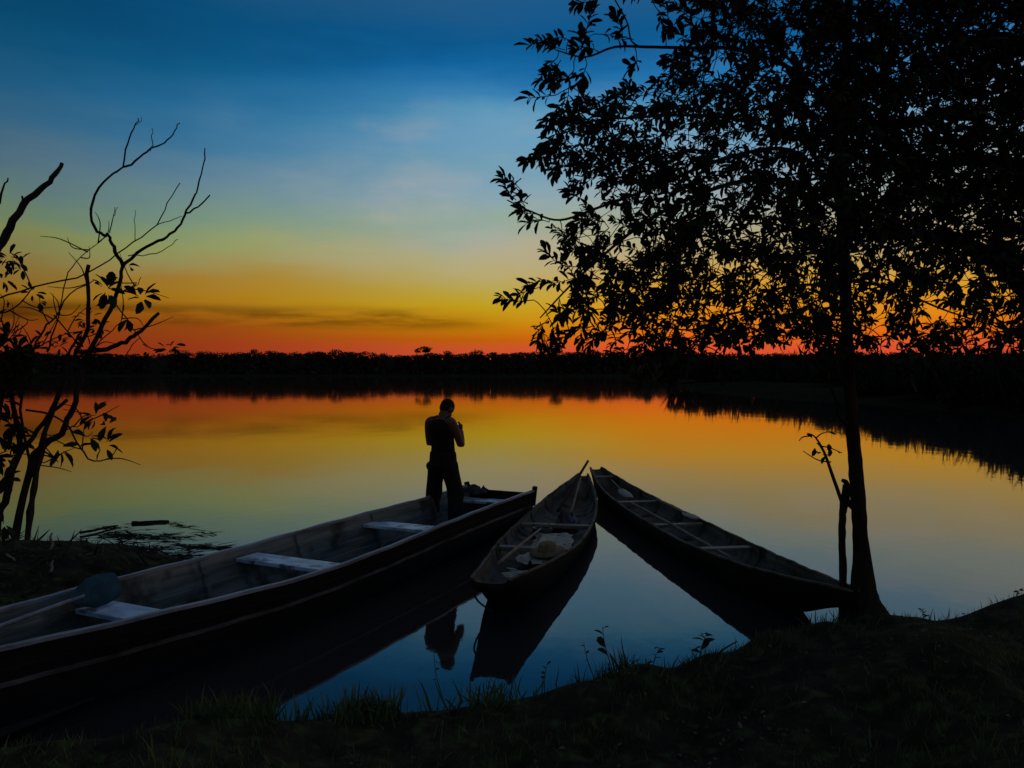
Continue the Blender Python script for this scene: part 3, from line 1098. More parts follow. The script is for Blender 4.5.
def person_build():
    limbs, blobs = [], []
    Z = lambda z: z - .0
    # torso core and neck
    limbs.append(([(0, .0, .86), (0, .0, 1.0), (0, -.005, 1.15), (0, -.02, 1.30), (0, -.02, 1.38)], [.17, .165, .16, .15, .12], .68))
    blobs.append(((0, -.02, 1.30), (.19, .12, .14), I3))
    blobs.append(((0, -.025, 1.385), (.17, .07, .055), I3))
    limbs.append(([(0, -.02, 1.38), (0, .0, 1.44), (0, .03, 1.50)], [.085, .068, .064]))
    # head, bowed
    hr = rx(-.62)
    hc = Vector((0, .075, 1.535))
    H_ = lambda x, y, z: hc + hr @ Vector((x, y, z))
    blobs.append((H_(0, -.01, .03), (.086, .103, .103), hr))
    blobs.append((H_(0, .028, -.05), (.058, .066, .075), hr))
    blobs.append((H_(0, .10, -.02), (.014, .022, .022), hr))
    blobs.append((H_(0, .082, -.075), (.026, .012, .010), hr))
    for s_ in (-1, 1):
        blobs.append((H_(s_ * .088, -.01, -.01), (.012, .022, .034), hr))
        blobs.append((H_(s_ * .031, .083, .012), (.014, .008, .008), hr))
    # legs
    for s_ in (-1, 1):
        limbs.append(([(s_ * .09, 0, .88), (s_ * .17, .015, .50), (s_ * .215, .0, .08)], [.09, .062, .042]))
    # arms: elbows at the sides, forearms brought up in front of the chest
    for s_, sh, el_, wr, hd in ((1, (.185, -.03, 1.36), (.232, .085, 1.085), (.125, .205, 1.255), (.095, .235, 1.30)), (-1, (-.205, -.03, 1.36), (-.245, .02, 1.07), (-.06, .20, 1.235), (-.02, .235, 1.275))):
        limbs.append(([(s_ * .13, -.02, 1.385), sh, tuple(.5 * (Vector(sh) + Vector(el_)) + Vector((s_ * .012, -.005, 0))), el_], [.068, .064, .054, .048]))
        limbs.append(([el_, tuple(.6 * Vector(el_) + .4 * Vector(wr)), wr], [.05, .048, .031]))
        w_, h_ = Vector(wr), Vector(hd)
        d = (h_ - w_).normalized()
        limbs.append(([w_, h_, h_ + d * .035], [.027, .036, .033], .6))
        inn = Vector((-s_, .12, .1)).normalized()
        upv = d.cross(inn).normalized()
        for k, ln in enumerate((.062, .072, .068, .052)):
            b_ = h_ + d * (.03 - .004 * k) + upv * (.024 - .016 * k)
            limbs.append(([b_, b_ + d * ln * .5 + inn * .006, b_ + d * ln * .62 + inn * ln * .38, b_ + d * ln * .4 + inn * ln * .62], [.0095, .009, .0085, .007]))
        b_ = h_ + upv * .030 - d * .005
        limbs.append(([b_, b_ + upv * .022 + inn * .02, b_ + upv * .02 + inn * .045 + d * .02], [.012, .010, .008]))
    body = fleshed(limbs, blobs, .0085, 'body', M['skin'], person, 3)
    # cropped hair: cap over the skull
    fleshed([], [(H_(0, -.014, .038), (.0885, .105, .102), hr), (H_(0, -.05, -.005), (.074, .06, .066), hr)], .012, 'hair', M['hair'], person, 3)
    # vest
    vl = [([(0, .0, .93), (0, .0, 1.05), (0, -.005, 1.17), (0, -.02, 1.30), (0, -.022, 1.37)], [.19, .172, .165, .185, .14], .72)]
    vb = [((0, -.02, 1.29), (.205, .135, .15), I3)]
    for s_ in (-1, 1):
        vl.append(([(s_ * .10, .06, 1.32), (s_ * .105, .0, 1.435), (s_ * .10, -.085, 1.32)], [.034, .03, .036]))
    fleshed(vl, vb, .012, 'vest', M['vest'], person, 4)
    # loose trousers with a bulging pocket
    tl = [([(0, .0, .80), (0, .0, .90), (0, .0, 1.0)], [.20, .20, .188], .74)]
    for s_, kx, fx in ((-1, .185, .215), (1, .19, .235)):
        tl.append(([(s_ * .105, 0, .84), (s_ * .13, .008, .72), (s_ * (kx - .02), .02, .58), (s_ * kx, .03, .46), (s_ * (kx + .01), .015, .36), (s_ * (fx - .01), .0, .24), (s_ * (fx - .008), -.005, .17), (s_ * fx, -.01, .075)],
                   [.118, .113, .105, .112, .098, .110, .100, .116]))
        tl.append(([(s_ * .215, .0, .58), (s_ * .222, .005, .70)], [.045, .04], .6))
    fleshed(tl, [((-.225, -.01, .80), (.04, .06, .06), I3), ((.225, .0, .62), (.04, .07, .09), I3)], .014, 'trousers', M['trousers'], person, 4)
    for s_, fx in ((-1, .215), (1, .235)):
        fleshed([([(s_ * fx, -.05, .045), (s_ * fx, .08, .04), (s_ * (fx + .015), .17, .03)], [.045, .046, .032], 1.0)], [((s_ * fx, -.04, .05), (.042, .05, .05), I3)], .012, 'shoe', M['boot'], person, 3)


person_build()

# ------------------------------------------------------------------ the leafy tree on the bank
TY = 6.05
TB = at(862, 640, TY)
TB.z = float(ground_z(TB.x, TB.y)) - .03
tree = thing('tree', 'leafy tree with a slim bent trunk rising from the bank beside the canoe tip', 'tree', TB)
A = lambda px, py, Y=TY: at(px, py, Y, TB)
trunk_pts = [A(862, 640), A(864, 612), A(864, 590), A(861, 545), A(858, 500), A(855, 460), A(852, 425), A(849, 380), A(846, 310), A(843, 230), A(842, 150), A(846, 60), A(850, -40), A(852, -140)]
tb = Tubes()
tb.add([p_ for p_ in trunk_pts], [.155, .13, .095, .056, .054, .052, .046, .045, .043, .047, .042, .034, .026, .014], 12, 5, .07)
for a, r0 in ((-1.7, .08), (-.9, .085), (.2, .09), (1.7, .07)):
    d = Vector((math.cos(a), math.sin(a), 0))
    tb.add([Vector((0, 0, .22)) + d * .03, Vector((0, 0, .08)) + d * .14, Vector((0, 0, -.05)) + d * .30], [r0, r0 * .8, r0 * .35], 8, 5, .08)
trunk = tb.build('trunk', M['bark'], tree)
LIMBS = [
    ([A(852, 425), A(840, 418, 6.0), A(836, 400, 5.95), A(822, 372, 5.9), A(800, 350, 5.8)], .03),
    ([A(844, 215), A(800, 185, 5.9), A(750, 180, 5.7), A(690, 198, 5.6), A(640, 226, 5.5), A(600, 258, 5.45), A(568, 288, 5.4), A(540, 318, 5.4)], .034),
    ([A(843, 195), A(790, 150, 6.2), A(720, 160, 6.1), A(660, 185, 6.0), A(600, 207, 5.9), A(560, 220, 5.85), A(530, 211, 5.8), A(507, 200, 5.8)], .03),
    ([A(842, 130), A(800, 75, 5.9), A(740, 50, 5.7), A(690, 48, 5.6), A(650, 47, 5.55), A(615, 47, 5.5), A(585, 57, 5.5), A(556, 50, 5.5)], .03),
    ([A(640, 47, 5.55), A(631, 40, 5.5), A(627, 22, 5.5), A(614, -2, 5.5), A(600, -30, 5.5)], .010),
    ([A(842, 120), A(790, 60, 6.5), A(730, 0, 6.7), A(690, -60, 6.8)], .028),
    ([A(844, 100), A(900, 60, 6.3), A(980, 10, 6.6), A(1060, -50, 6.8)], .03),
    ([A(846, 290), A(800, 285, 6.4), A(745, 300, 6.8), A(700, 335, 7.0)], .024),
    ([A(846, 280), A(890, 288, 6.4), A(950, 312, 6.7), A(1010, 330, 6.9)], .024),
    ([A(845, 260), A(800, 230, 6.8), A(740, 225, 7.4), A(660, 250, 7.9)], .026),
    ([A(843, 190), A(880, 150, 6.8), A(950, 110, 7.3), A(1030, 90, 7.6)], .028),
    ([A(842, 160), A(800, 100, 7.0), A(760, 80, 7.8), A(700, 100, 8.2)], .026),
    ([A(844, 230), A(870, 215, 5.6), A(915, 205, 5.1), A(985, 200, 4.9)], .026),
    ([A(843, 170), A(800, 140, 5.5), A(740, 120, 5.1), A(680, 115, 4.9), A(610, 118, 4.9), A(565, 105, 4.9)], .026),
    ([A(846, 320), A(800, 318, 5.7), A(740, 312, 5.4), A(690, 330, 5.3), A(640, 318, 5.3)], .02),
]
nodes = []
for pts, r0 in LIMBS:
    nodes += spline(pts, 7)[6:]
    tb_l = Tubes().add(pts, list(np.linspace(r0 * .62, .0045, len(pts))), 8, 6, .05)
    tb_l.build('limb', M['bark'], trunk)
# crown volume: shoots fill it and each joins the nearest wood already grown
POLY = [(705, -160), (706, 0), (690, 45), (668, 80), (640, 95), (600, 104), (572, 124), (556, 150), (566, 176), (600, 192), (568, 222), (575, 252), (574, 288), (596, 320), (606, 346), (700, 362),
        (790, 340), (860, 352), (950, 346), (1040, 352), (1170, 330), (1190, -160)]


def inside(x, y, poly):
    c = False
    j = len(poly) - 1
    for i in range(len(poly)):
        xi, yi = poly[i]
        xj, yj = poly[j]
        if (yi > y) != (yj > y) and x < (xj - xi) * (y - yi) / (yj - yi) + xi:
            c = not c
        j = i
    return c


targets = []
while len(targets) < 4300:
    px, py = random.uniform(540, 1190), random.uniform(-160, 365)
    if not inside(px, py, POLY):
        continue
    if px < 640 and py > 185 and random.random() < .45:
        continue
    if px > 862 and 245 < py < 330 and random.random() < .45:
        continue
    e = math.exp(-((px - 845) / 260) ** 2)
    Y = 6.15 + random.uniform(-1, 1) * (.55 + 1.7 * e)
    v = A(px, py, Y)
    g = math.sin(v.x * 3.1 + 1.0) * math.sin(v.z * 3.7 + .4) * math.sin(v.y * 3.3 + 2)
    if random.random() < .42 + .5 * max(0, g + .35) + (.3 if px > 800 and py < 160 else 0):
        targets.append(v)
# loose sprays along the outer limb ends
edge = [(540, 318, 5.4), (552, 305, 5.4), (566, 292, 5.4), (585, 275, 5.4), (560, 330, 5.4), (545, 334, 5.4), (531, 322, 5.4), (525, 300, 5.4), (533, 287, 5.45), (545, 283, 5.45), (575, 306, 5.4), (588, 297, 5.4),
        (600, 262, 5.4), (612, 250, 5.4), (507, 200, 5.8), (516, 206, 5.8), (528, 214, 5.8), (540, 222, 5.8), (553, 232, 5.8), (570, 240, 5.8), (585, 245, 5.7), (600, 228, 5.7), (580, 215, 5.7), (512, 190, 5.8),
        (556, 50, 5.5), (548, 58, 5.5), (540, 46, 5.5), (565, 70, 5.5), (575, 40, 5.5), (585, 34, 5.5), (560, 85, 5.5), (552, 110, 5.4), (560, 128, 5.4), (550, 150, 5.4), (547, 95, 5.4), (590, 52, 5.5),
        (628, 60, 5.5), (620, 85, 5.5), (614, 40, 5.5), (650, 10, 5.5), (660, 25, 5.5), (640, -6, 5.5), (676, 60, 5.5), (600, -8, 5.5), (655, 340, 5.3), (640, 330, 5.3), (625, 300, 5.3), (618, 280, 5.3), (670, 350, 5.3)]
edge += [(552, 60, 5.5), (560, 76, 5.5), (570, 92, 5.4), (556, 100, 5.4), (566, 114, 5.4), (580, 108, 5.4), (578, 64, 5.5), (572, 50, 5.5), (560, 40, 5.5), (588, 100, 5.4), (548, 132, 5.4), (556, 142, 5.4),
         (560, 165, 5.5), (575, 200, 5.6), (590, 262, 5.4), (600, 285, 5.4), (560, 268, 5.5), (550, 300, 5.4), (575, 322, 5.4), (610, 265, 5.3), (598, 310, 5.3)]
edge_pts = [A(e[0] + 9, *e[1:]) for e in edge]
nd = [tuple(n_) for n_ in nodes]
arr = np.zeros((len(nd) + 12000, 3))
arr[:len(nd)] = nd
cnt = len(nd)
tw = Tubes()
bases, dirs = [], []
order = sorted(edge_pts + targets, key=lambda q: min((q - n_).length for n_ in nodes))
for q in order:
    dd = np.linalg.norm(arr[:cnt] - np.array(q), axis=1)
    # prefer wood a little behind towards the trunk so twigs run outwards
    k = int(np.argmin(dd + .25 * np.maximum(0, np.linalg.norm(arr[:cnt, :2], axis=1) - math.hypot(q.x, q.y))))
    a_ = Vector(arr[k])
    L_ = (q - a_).length
    if L_ > .04:
        mid = a_.lerp(q, .5) + Vector((random.uniform(-.1, .1), random.uniform(-.1, .1), random.uniform(.0, .14))) * L_
        tw.add([a_, mid, q], [.0035 + .004 * min(L_, 1), .0035, .003], 4, 3)
        arr[cnt] = mid
        arr[cnt + 1] = q
        cnt += 2
    out = Vector((q.x, q.y, 0)).normalized() * .6 + (q - a_).normalized() * .7 + Vector((random.uniform(-.7, .7), random.uniform(-.7, .7), random.uniform(-.5, .45)))
    bases.append(q)
    dirs.append(out)
ne = [k for k, q in enumerate(order) if any((q - e_).length < 1e-6 for e_ in edge_pts)]
ni = [k for k in range(len(order)) if k not in set(ne)]
sp = sprays([bases[k] for k in ni], [dirs[k] for k in ni], (9, 14), (.04, .10), .16, tw)
sp2 = sprays([bases[k] for k in ne], [dirs[k] for k in ne], (12, 18), (.05, .115), .2, tw)
tw.build('twigs', M['bark'], tree)
stamp_mesh('crown', [sp, sp2], M['leaf'], tree)

# neighbour whose trunk stands outside the picture and whose limbs reach in
T2B = Vector((5.3, 6.9, 0))
T2B.z = float(ground_z(T2B.x, T2B.y)) - .05
tree2 = thing('tree', 'larger neighbouring tree whose heavy limbs reach in from the edge of the picture', 'tree', T2B)
B_ = lambda px, py, Y: at(px, py, Y, T2B)
Tubes().add([Vector((0, 0, -.1)), Vector((.05, 0, 1.2)), Vector((-.05, .05, 2.6)), Vector((.1, 0, 4.2)), Vector((.0, .1, 6.4))], [.26, .19, .16, .12, .05], 12, 6, .06).build('trunk', M['bark'], tree2)
trunk2 = tree2.children[0]
L2 = [([Vector((-.05, .05, 2.5)), B_(1045, 300, 6.8), B_(1000, 262, 6.7), B_(955, 240, 6.6), B_(900, 232, 6.5), B_(850, 236, 6.4)], .115),
      ([Vector((0, .0, 3.6)), B_(1040, 168, 6.7), B_(980, 160, 6.6), B_(920, 166, 6.5), B_(870, 168, 6.5)], .085),
      ([Vector((0, .0, 4.2)), B_(1040, 90, 6.9), B_(980, 60, 7.0), B_(930, 20, 7.1)], .05)]
bases, dirs = [], []
tw = Tubes()
for pts, r0 in L2:
    Tubes().add(pts, list(np.linspace(r0, .012, len(pts))), 9, 6, .06).build('limb', M['bark'], trunk2)
    for q in spline(pts, 7)[8:]:
        for _ in range(5):
            e = q + Vector((random.gauss(0, .3), random.gauss(0, .35), random.gauss(0, .22)))
            tw.add([q, q.lerp(e, .5) + Vector((0, 0, .03)), e], [.008, .005, .003], 4, 3)
            bases.append(e)
            dirs.append((e - q).normalized() + Vector((-.4, 0, random.uniform(-.4, .3))))
for _ in range(240):
    a, z_ = random.uniform(0, 6.28), random.uniform(2.6, 6.8)
    q = Vector((0, 0, z_))
    e = q + Vector((math.cos(a), math.sin(a), random.uniform(.1, .5))) * random.uniform(.5, 1.7)
    tw.add([q, q.lerp(e, .5) + Vector((0, 0, .1)), e], [.014, .008, .004], 4, 3)
    for _k in range(2):
        bases.append(e.lerp(q, random.uniform(0, .5)))
        dirs.append((e - q).normalized() + Vector((random.uniform(-.6, .6), random.uniform(-.6, .6), random.uniform(-.5, .3))))
sp = sprays(bases, dirs, (8, 13), (.07, .115), .2, tw)
tw.build('twigs', M['bark'], tree2)
stamp_mesh('crown', [sp], M['leaf'], tree2)

# leaning dead sapling and its stump beside the trunk
SB = at(842, 612, 6.2)
SB.z = float(ground_z(SB.x, SB.y)) - .05
S_ = lambda px, py, Y=6.2: at(px, py, Y, SB)
sap = thing('sapling', 'thin forked dead sapling propped beside the slim bent trunk', 'sapling', SB)
Tubes().add([Vector((0, 0, 0)), S_(843, 580), S_(842, 540), S_(843, 508), S_(846, 485)], [.035, .03, .028, .027, .024], 8, 5, .1).add(
    [S_(843, 512), S_(847, 495), S_(847, 484), S_(842, 480)], [.03, .027, .022, .014], 7, 4, .1).add(
    [S_(845, 500), S_(853, 507, 6.12), S_(857, 512, 6.06)], [.028, .026, .02], 7).build('trunk', M['dead_bark'], sap)
st = Tubes().add([S_(844, 508), S_(833, 477), S_(824, 452), S_(815, 437), S_(807, 433)], [.016, .013, .010, .006, .003], 6)
for q in ([(820, 446), (830, 448), (842, 453)], [(816, 438), (821, 434), (827, 432)], [(831, 462), (818, 460), (803, 451)], [(812, 436), (803, 437), (799, 441)]):
    st.add([S_(*k) for k in q], [.006, .005, .003], 5)
st.build('branch', M['dead_bark'], sap)
pl = [(815, 448), (818, 452), (830, 448), (826, 456), (816, 443), (812, 438), (827, 432), (822, 455), (829, 444), (838, 452)]
P_ = np.array([S_(*k) for k in pl])
D_ = np.array([(random.uniform(-1, 1), random.uniform(-1, 1), random.uniform(-1, .4)) for _ in pl])
stamp_mesh('foliage', [scatter(LEAF_WIDE[0], LEAF_WIDE[1], P_, D_, rng.uniform(-1, 1, len(pl)), rng.uniform(.05, .08, len(pl)))], M['leaf_b'], sap)

# ------------------------------------------------------------------ bare and leafy shrubs on the spit at the left
LY = 8.7


def woody(name, label, cat, base_px, Y, stems, leaves=None, mat='dead_bark', size=(.12, .17), template=LEAF, lname='foliage', twigs=0):
    b0 = at(base_px[0], base_px[1], Y)
    b0.z = float(ground_z(b0.x, b0.y)) - .05
    r = thing(name, label, cat, b0)
    # stems wander in depth, the same way wherever two of them meet
    Lc = lambda q: at(q[0], q[1], Y + .13 * math.sin(q[0] * .045 + q[1] * .03) + (q[2] if len(q) > 2 else 0), b0)
    for pts, r0, r1 in stems:
        P_ = [Lc(q) for q in pts]
        Tubes().add(P_, list(np.linspace(r0 * .85, r1 * .85, len(pts))), 7, 3, .12, kink=.014).build('stem', M[mat], r)
    if twigs:
        tg = Tubes()
        for _ in range(twigs):
            pts = random.choice(stems)[0]
            k_ = random.randrange(len(pts) - 1)
            f_ = random.random()
            qx, qy = [pts[k_][c] + (pts[k_ + 1][c] - pts[k_][c]) * f_ for c in (0, 1)]
            if qy < 235 or qy > 470:
                continue
            a_ = random.uniform(-.4, 3.4)
            ln = random.uniform(14, 52)
            e_ = (qx + math.cos(a_) * ln, qy - math.sin(a_) * ln * .8)
            m_ = ((qx + e_[0]) / 2 + random.uniform(-6, 6), (qy + e_[1]) / 2 + random.uniform(-6, 6), random.uniform(-.15, .15))
            tg.add([Lc((qx, qy)), Lc(m_), Lc((e_[0], e_[1], random.uniform(-.3, .3)))], [.008, .006, .0025], 5, 5, .05)
        tg.build('twig_sprays', M[mat], r)
    if leaves:
        Pn, Dn, Sn = [], [], []
        for px, py, rad, n in leaves:
            for _ in range(n):
                a = random.uniform(0, 6.28)
                q = math.sqrt(random.random()) * rad * .55
                Pn.append(Lc((px + q * math.cos(a), py + q * math.sin(a), random.uniform(-.12, .12))))
                Dn.append((math.cos(a) + random.uniform(-.5, .5), random.uniform(-.8, .8), -math.sin(a) + random.uniform(-.5, .3)))
                Sn.append(random.uniform(*size))
        stamp_mesh(lname, [scatter(template[0], template[1], np.array(Pn), np.array(Dn), rng.uniform(-1, 1, len(Pn)), np.array(Sn))], M['leaf_b'], r)
    return r


woody('bare_shrub', 'tall bare shrub with curling leafless branches reaching high over the water', 'shrub', (16, 540), LY, [
    ([(10, 585), (14, 545), (23, 498), (32, 461), (45, 445), (62, 434), (67, 419), (76, 401), (81, 371), (90, 350), (101, 327), (114, 301), (121, 277), (123, 266)], .05, .022),
    ([(123, 266), (115, 252), (110, 240), (107, 233)], .026, .018),
    ([(107, 236), (97, 232), (91, 215), (95, 195), (108, 178), (123, 167), (128, 143), (134, 128), (138, 118)], .020, .006),
    ([(123, 167), (135, 161), (147, 152), (158, 146), (167, 140), (174, 132), (180, 123)], .014, .006),
    ([(150, 151), (152, 140), (152, 128)], .007, .004),
    ([(134, 128), (140, 122), (141, 117)], .005, .003),
    ([(122, 268), (137, 253), (152, 244), (167, 237), (177, 228), (185, 215), (193, 199), (198, 187), (203, 166), (205, 148)], .022, .007),
    ([(186, 213), (198, 207), (210, 195)], .013, .008),
    ([(110, 233), (112, 222), (115, 207)], .008, .004),
    ([(128, 256), (150, 254), (168, 247), (178, 239)], .007, .004),
    ([(114, 216), (118, 207)], .004, .003)],
    [(141, 298, 11, 9), (107, 289, 14, 18), (128, 266, 4, 2), (128, 318, 4, 3)], 'bark', (.12, .19), LEAF_WIDE)
woody('bare_shrub', 'thin wiry shrub with long arching twigs crossing behind the broken stake', 'shrub', (28, 540), LY + .25, [
    ([(27, 580), (27, 545), (29, 512), (35, 480), (43, 452), (47, 423), (55, 402), (64, 375), (70, 350), (82, 332)], .038, .016),
    ([(35, 480), (20, 410), (33, 352), (44, 330), (56, 317), (70, 294), (94, 280)], .020, .006),
    ([(0, 298), (33, 287), (77, 278), (110, 260), (133, 242), (157, 225), (167, 203), (180, 183)], .012, .006),
    ([(157, 225), (170, 221), (182, 216)], .007, .004),
    ([(135, 240), (135, 225), (135, 210)], .006, .003),
    ([(47, 352), (54, 330), (60, 308)], .014, .006), ([(54, 315), (68, 332), (82, 350)], .010, .007),
    ([(0, 313), (14, 308), (28, 294), (36, 286)], .012, .006), ([(70, 360), (88, 350), (108, 312), (117, 306), (131, 327), (150, 348), (166, 350)], .012, .005),
    ([(60, 308), (66, 280), (76, 262), (97, 244), (104, 236)], .008, .004), ([(92, 350), (101, 340), (113, 330), (122, 318), (124, 305)], .009, .004),
    ([(124, 290), (134, 287), (141, 277)], .007, .004), ([(30, 352), (60, 336), (85, 330)], .009, .005), ([(126, 355), (132, 345), (140, 338)], .007, .004),
    ([(9, 341), (4, 330), (0, 318)], .012, .008), ([(9, 341), (15, 330), (20, 316)], .007, .003)],
    [(33, 293, 9, 7), (39, 302, 6, 5), (88, 318, 13, 14), (98, 328, 9, 8), (84, 332, 9, 8), (168, 349, 8, 7), (175, 345, 5, 4), (150, 352, 7, 5), (60, 345, 10, 8), (72, 340, 9, 6), (45, 340, 9, 7), (8, 309, 5, 4)], 'dead_bark', (.07, .12), LEAF, twigs=46)
woody('broken_branch', 'thick broken branch slanting up from the picture edge above the shrubs', 'branch', (-42, 470), LY - .3, [
    ([(-42, 545), (-38, 430), (-24, 330), (-8, 262), (2, 243), (10, 228), (24, 204), (38, 192), (50, 182), (57, 172), (62, 163)], .075, .022),
    ([(24, 204), (22, 196)], .02, .012), ([(-20, 240), (-5, 210), (3, 188), (8, 178)], .02, .008)],
    [(8, 258, 13, 16), (18, 262, 9, 9), (4, 280, 8, 8), (22, 268, 6, 5)], 'dead_bark', (.08, .13), LEAF)
woody('broken_stake', 'short broken upright stake among the wiry twigs', 'stake', (22, 540), LY + .1, [
    ([(24, 580), (27, 540), (32, 500), (39, 460), (48, 424), (58, 397), (70, 367), (80, 345), (88, 327), (88.5, 300), (88.6, 265)], .036, .024),
    ([(80, 352), (102, 350), (117, 345), (128, 340), (136, 334), (148, 324), (159, 313)], .036, .020)], None, 'dead_bark')
woody('leafy_shrub', 'leafy shrub with dark glossy leaves and crossing stems at the picture edge', 'shrub', (2, 540), LY - .15, [
    ([(-6, 580), (-6, 545), (-2, 517), (7, 494), (14, 461), (26, 445), (45, 421), (67, 400)], .06, .022), ([(-20, 580), (-20, 540), (-8, 480), (-4, 420), (4, 380), (10, 350)], .075, .03),
    ([(0, 489), (14, 466), (20, 430), (12, 400), (20, 360), (40, 345)], .05, .012), ([(26, 410), (50, 414), (70, 428), (80, 447), (94, 461), (104, 460), (112, 456), (117, 446)], .014, .006),
    ([(70, 428), (82, 424), (90, 414)], .008, .004), ([(45, 452), (55, 458), (58, 462)], .012, .005), ([(2, 380), (20, 390), (34, 372)], .03, .01)],
    [(96, 415, 12, 9), (104, 445, 14, 10), (108, 425, 8, 5), (88, 437, 8, 5), (60, 449, 10, 8), (12, 425, 14, 14), (22, 428, 10, 8), (4, 455, 12, 14), (14, 440, 9, 7), (4, 480, 10, 10), (2, 370, 15, 30), (16, 352, 14, 26),
     (30, 350, 12, 18), (8, 340, 12, 18), (0, 400, 13, 22), (4, 525, 9, 8), (-5, 350, 16, 30), (-12, 400, 16, 30), (-12, 460, 16, 22), (20, 372, 12, 14), (-4, 560, 14, 14), (30, 362, 12, 14), (12, 382, 14, 18)], 'bark', (.11, .19), LEAF, twigs=26)

# ------------------------------------------------------------------ bank cover
# mats of rotten plants and sticks on the water by the spit
parts = []
for px, py, wx, wy, n in ((152, 523, 22, 1.2, 60), (112, 527, 14, 1.5, 40), (120, 535, 26, 4, 150), (165, 537, 30, 4, 120), (140, 549, 30, 5, 200), (192, 546, 26, 3, 90), (222, 547, 14, 2, 30), (180, 556, 24, 4, 90),
                          (150, 560, 20, 5, 120), (185, 526, 12, 1, 14), (205, 534, 14, 2, 20)):
    for _ in range(n):
        ax, ay = random.gauss(px, wx * .5), random.gauss(py, wy * .6)
        Y = F * (EYE - .01) / (ay - HORIZON)
        P_ = np.array([((ax - 512) * Y / F, Y, random.uniform(-.006, .012))])
        D_ = np.array([(random.choice((-1, 1)), random.uniform(-.9, .9), random.uniform(-.02, .06))])
        parts.append(scatter(BLADE[0] * np.array([random.uniform(.8, 3.5), 1, .12]), BLADE[1], P_, D_, np.array([random.uniform(-.2, .2)]), np.array([random.uniform(.08, .26)])))
n = 1500
X_, Y_ = rng.uniform(-7.5, -3.2, n), rng.uniform(6.2, 9.8, n)
k = shore_dist(X_, Y_) > -.03
X_, Y_ = X_[k], Y_[k]
n = len(X_)
P_ = np.stack([X_, Y_, np.maximum(ground_z(X_, Y_), 0) + .005], 1)
parts.append(scatter(BLADE[0] * np.array([1.4, 1, .3]), BLADE[1], P_, np.stack([rng.normal(0, 1, n), rng.normal(0, 1, n), rng.normal(.12, .22, n)], 1), rng.uniform(-.6, .6, n), rng.uniform(.08, .3, n)))
kind(stamp_mesh('floating_debris', parts, M['mud']), 'stuff')['label'] = 'rotting leaves and stalks floating around the spit'


def stick(label, a, b, r, mat='dead_bark', group=None):
    a, b = Vector(a), Vector(b)
    d = b - a
    s_ = d.cross(Vector((0, 0, 1))).normalized()
    o = Tubes().add([Vector((0, 0, 0)), d * .35 + s_ * d.length * .05, d * .7 - s_ * d.length * .03, d], [r, r * .9, r * .8, r * .45], 6, 5, .12).build('stick', M[mat])
    o.location = a
    return tag(o, label, 'stick', group)


def gp(px, py, up=.02):
    """Point of the near ground seen at that pixel."""
    Y = 3.0
    while Y < 30:
        q = at(px, py, Y)
        g = max(float(ground_z(q.x, q.y)), 0)
        if q.z <= g:
            return Vector((q.x, q.y, g + up))
        Y += .02
    return q


stick('dark thin log floating off the tip of the spit', gp(132, 524, .01), gp(169, 522, .01), .03, 'mud')
stick('pale peeled stick standing in the black mud of the spit', gp(50, 552), gp(52, 545, .12), .016, 'pole_wood')
stick('pale broken stick lying near the shrub roots', gp(6, 556), gp(15, 562, .01), .014, 'pole_wood')
stick('pale crooked stick low on the spit beside the oar', gp(50, 575), gp(53, 568, .06), .015, 'pole_wood')
stick('long thin stick lying on the water edge beside the spit', gp(80, 535, .03), gp(118, 527, .02), .018)


# grass blades: thick along the waterline, thinner up the bank
def turf(n, xr, yr, dmin, dmax, hmin, hmax, keep):
    X_, Y_ = rng.uniform(*xr, n), rng.uniform(*yr, n)
    d = shore_dist(X_, Y_)
    k = (d > dmin) & (d < dmax) & (rng.uniform(0, 1, n) < keep(X_, Y_, d))
    X_, Y_, d = X_[k], Y_[k], d[k]
    P_ = np.stack([X_, Y_, np.maximum(ground_z(X_, Y_), -.06) - .01], 1)
    n = len(P_)
    D_ = np.stack([rng.normal(0, .42, n), rng.normal(0, .42, n), np.ones(n)], 1)
    return scatter(BLADE[0] * np.array([1.1, 1, 1]), BLADE[1], P_, D_, rng.uniform(0, 6.28, n), rng.uniform(hmin, hmax, n) * rng.uniform(.6, 1.1, n), rng.uniform(.6, 1.2, n))


tuft = lambda X_, Y_, d: np.clip(.25 + 1.3 * np.sin(X_ * 5.1 + .4) * np.sin(X_ * 2.3 + Y_ * 3 + 1.3), .03, 1)
parts = [turf(34000, (-1.75, 1.0), (3.8, 5.7), -.12, .22, .06, .24, lambda X_, Y_, d: tuft(X_, Y_, d) * np.where(X_ < .2, 1, .5)),
         turf(14000, (.5, 6), (4.8, 8), -.06, .3, .05, .14, lambda X_, Y_, d: tuft(X_, Y_, d) * .45),
         turf(16000, (-4, 6), (2.6, 7.2), .2, 4.5, .05, .15, lambda X_, Y_, d: np.clip(np.sin(X_ * 2.7 + 2) * np.sin(Y_ * 3.3 + X_ * .7) * 1.6 - .5, 0, 1)),
         turf(90000, (-4.5, 6), (2.4, 7.2), .12, 4.5, .02, .085, lambda X_, Y_, d: .2 + .8 * tuft(Y_ * 1.2, X_, d)),
         turf(3500, (-9, -3.2), (5.5, 9.8), .0, 3, .04, .14, lambda X_, Y_, d: tuft(X_, Y_, d))]
kind(stamp_mesh('grass', parts, M['grass']), 'stuff')['label'] = 'short grass and tufts along the water edge of the bank'
n = 4200
X_, Y_ = rng.uniform(-4, 5, n), rng.uniform(2.5, 6.4, n)
d = shore_dist(X_, Y_)
k = (d > .12) & (rng.uniform(0, 1, n) < np.clip(.12 + np.sin(X_ * 2.9 + 1) * np.sin(Y_ * 3.7 + X_), .06, 1))
X_, Y_ = X_[k], Y_[k]
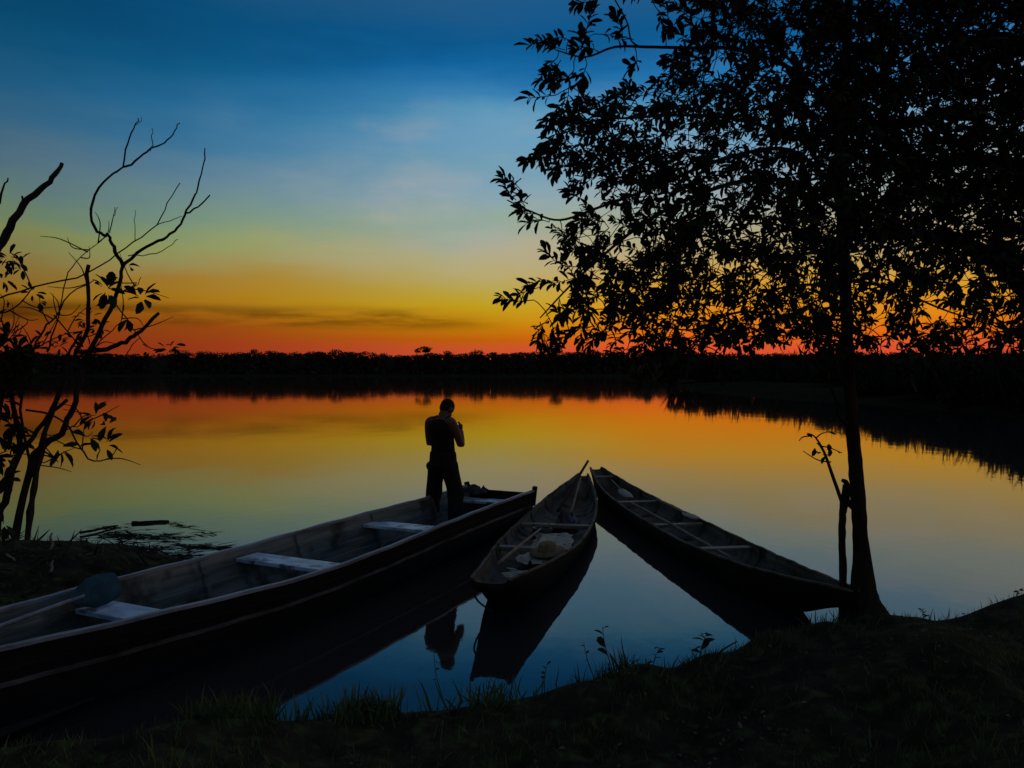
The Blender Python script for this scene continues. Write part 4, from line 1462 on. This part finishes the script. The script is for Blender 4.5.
P_ = np.stack([X_, Y_, ground_z(X_, Y_) + .012], 1)
n = len(P_)
D_ = np.stack([rng.normal(0, 1, n), rng.normal(0, 1, n), rng.normal(0, .25, n)], 1)
kind(stamp_mesh('leaf_litter', [scatter(LEAF_WIDE[0], LEAF_WIDE[1], P_, D_, rng.uniform(-.8, .8, n), rng.uniform(.016, .042, n))], M['litter']), 'stuff')['label'] = 'dry fallen leaves scattered over the dark bank'


# taller weeds that stand out against the water, one object each
def weed(label, px, py, h, lean, leaves, size=.05):
    b0 = gp(px, py, -.02)
    r = thing('weed', label, 'plant', b0, 0, 'weeds along the water edge')
    tip = Vector((lean * h, random.uniform(-.05, .05), h))
    mid = tip * .5 + Vector((-.06 * h, 0, .02))
    Tubes().add([Vector((0, 0, 0)), mid, tip], [.004, .003, .0015], 5, 5).build('stalk', M['grass'], r)
    Pn, Dn = [], []
    for k in range(leaves):
        t = .35 + .65 * (k + .5) / leaves
        Pn.append(mid.lerp(tip, t * 2 - 1) if t > .5 else Vector((0, 0, 0)).lerp(mid, t * 2))
        Dn.append((random.choice((-1, 1)) * random.uniform(.5, 1), random.uniform(-.6, .6), random.uniform(.0, .8)))
    stamp_mesh('foliage', [scatter(LEAF_WIDE[0], LEAF_WIDE[1], np.array(Pn), np.array(Dn), rng.uniform(-.7, .7, leaves), rng.uniform(.7, 1.2, leaves) * size)], M['leaf_b'], r)


weed('tall thin weed with two round leaves, standing clear against the water', 616, 678, .32, -.25, 5, .07)
weed('low broad leaved weed left of the canoe reflection', 700, 668, .22, .25, 9, .075)
weed('slim bare weed stalk rising beside the tall thin weed', 596, 680, .26, -.3, 3, .03)
weed('small seedling with narrow leaves close to the twig fork', 652, 674, .17, .35, 6, .04)
weed('wispy stalk rising in front of the reflection of the standing person', 446, 706, .38, -.2, 4, .03)
weed('grassy stalk between the person and canoe reflections', 545, 694, .20, .1, 4, .035)
weed('little weed on the crest of the bank right of the tree', 925, 625, .13, -.2, 6, .04)
weed('tiny seedling at the far end of the bank crest', 1016, 604, .14, .1, 7, .035)
stick('thin forked twig leaning over the bank edge beside the broad leaved weed', gp(690, 676, .01), gp(737, 657, .10), .008)
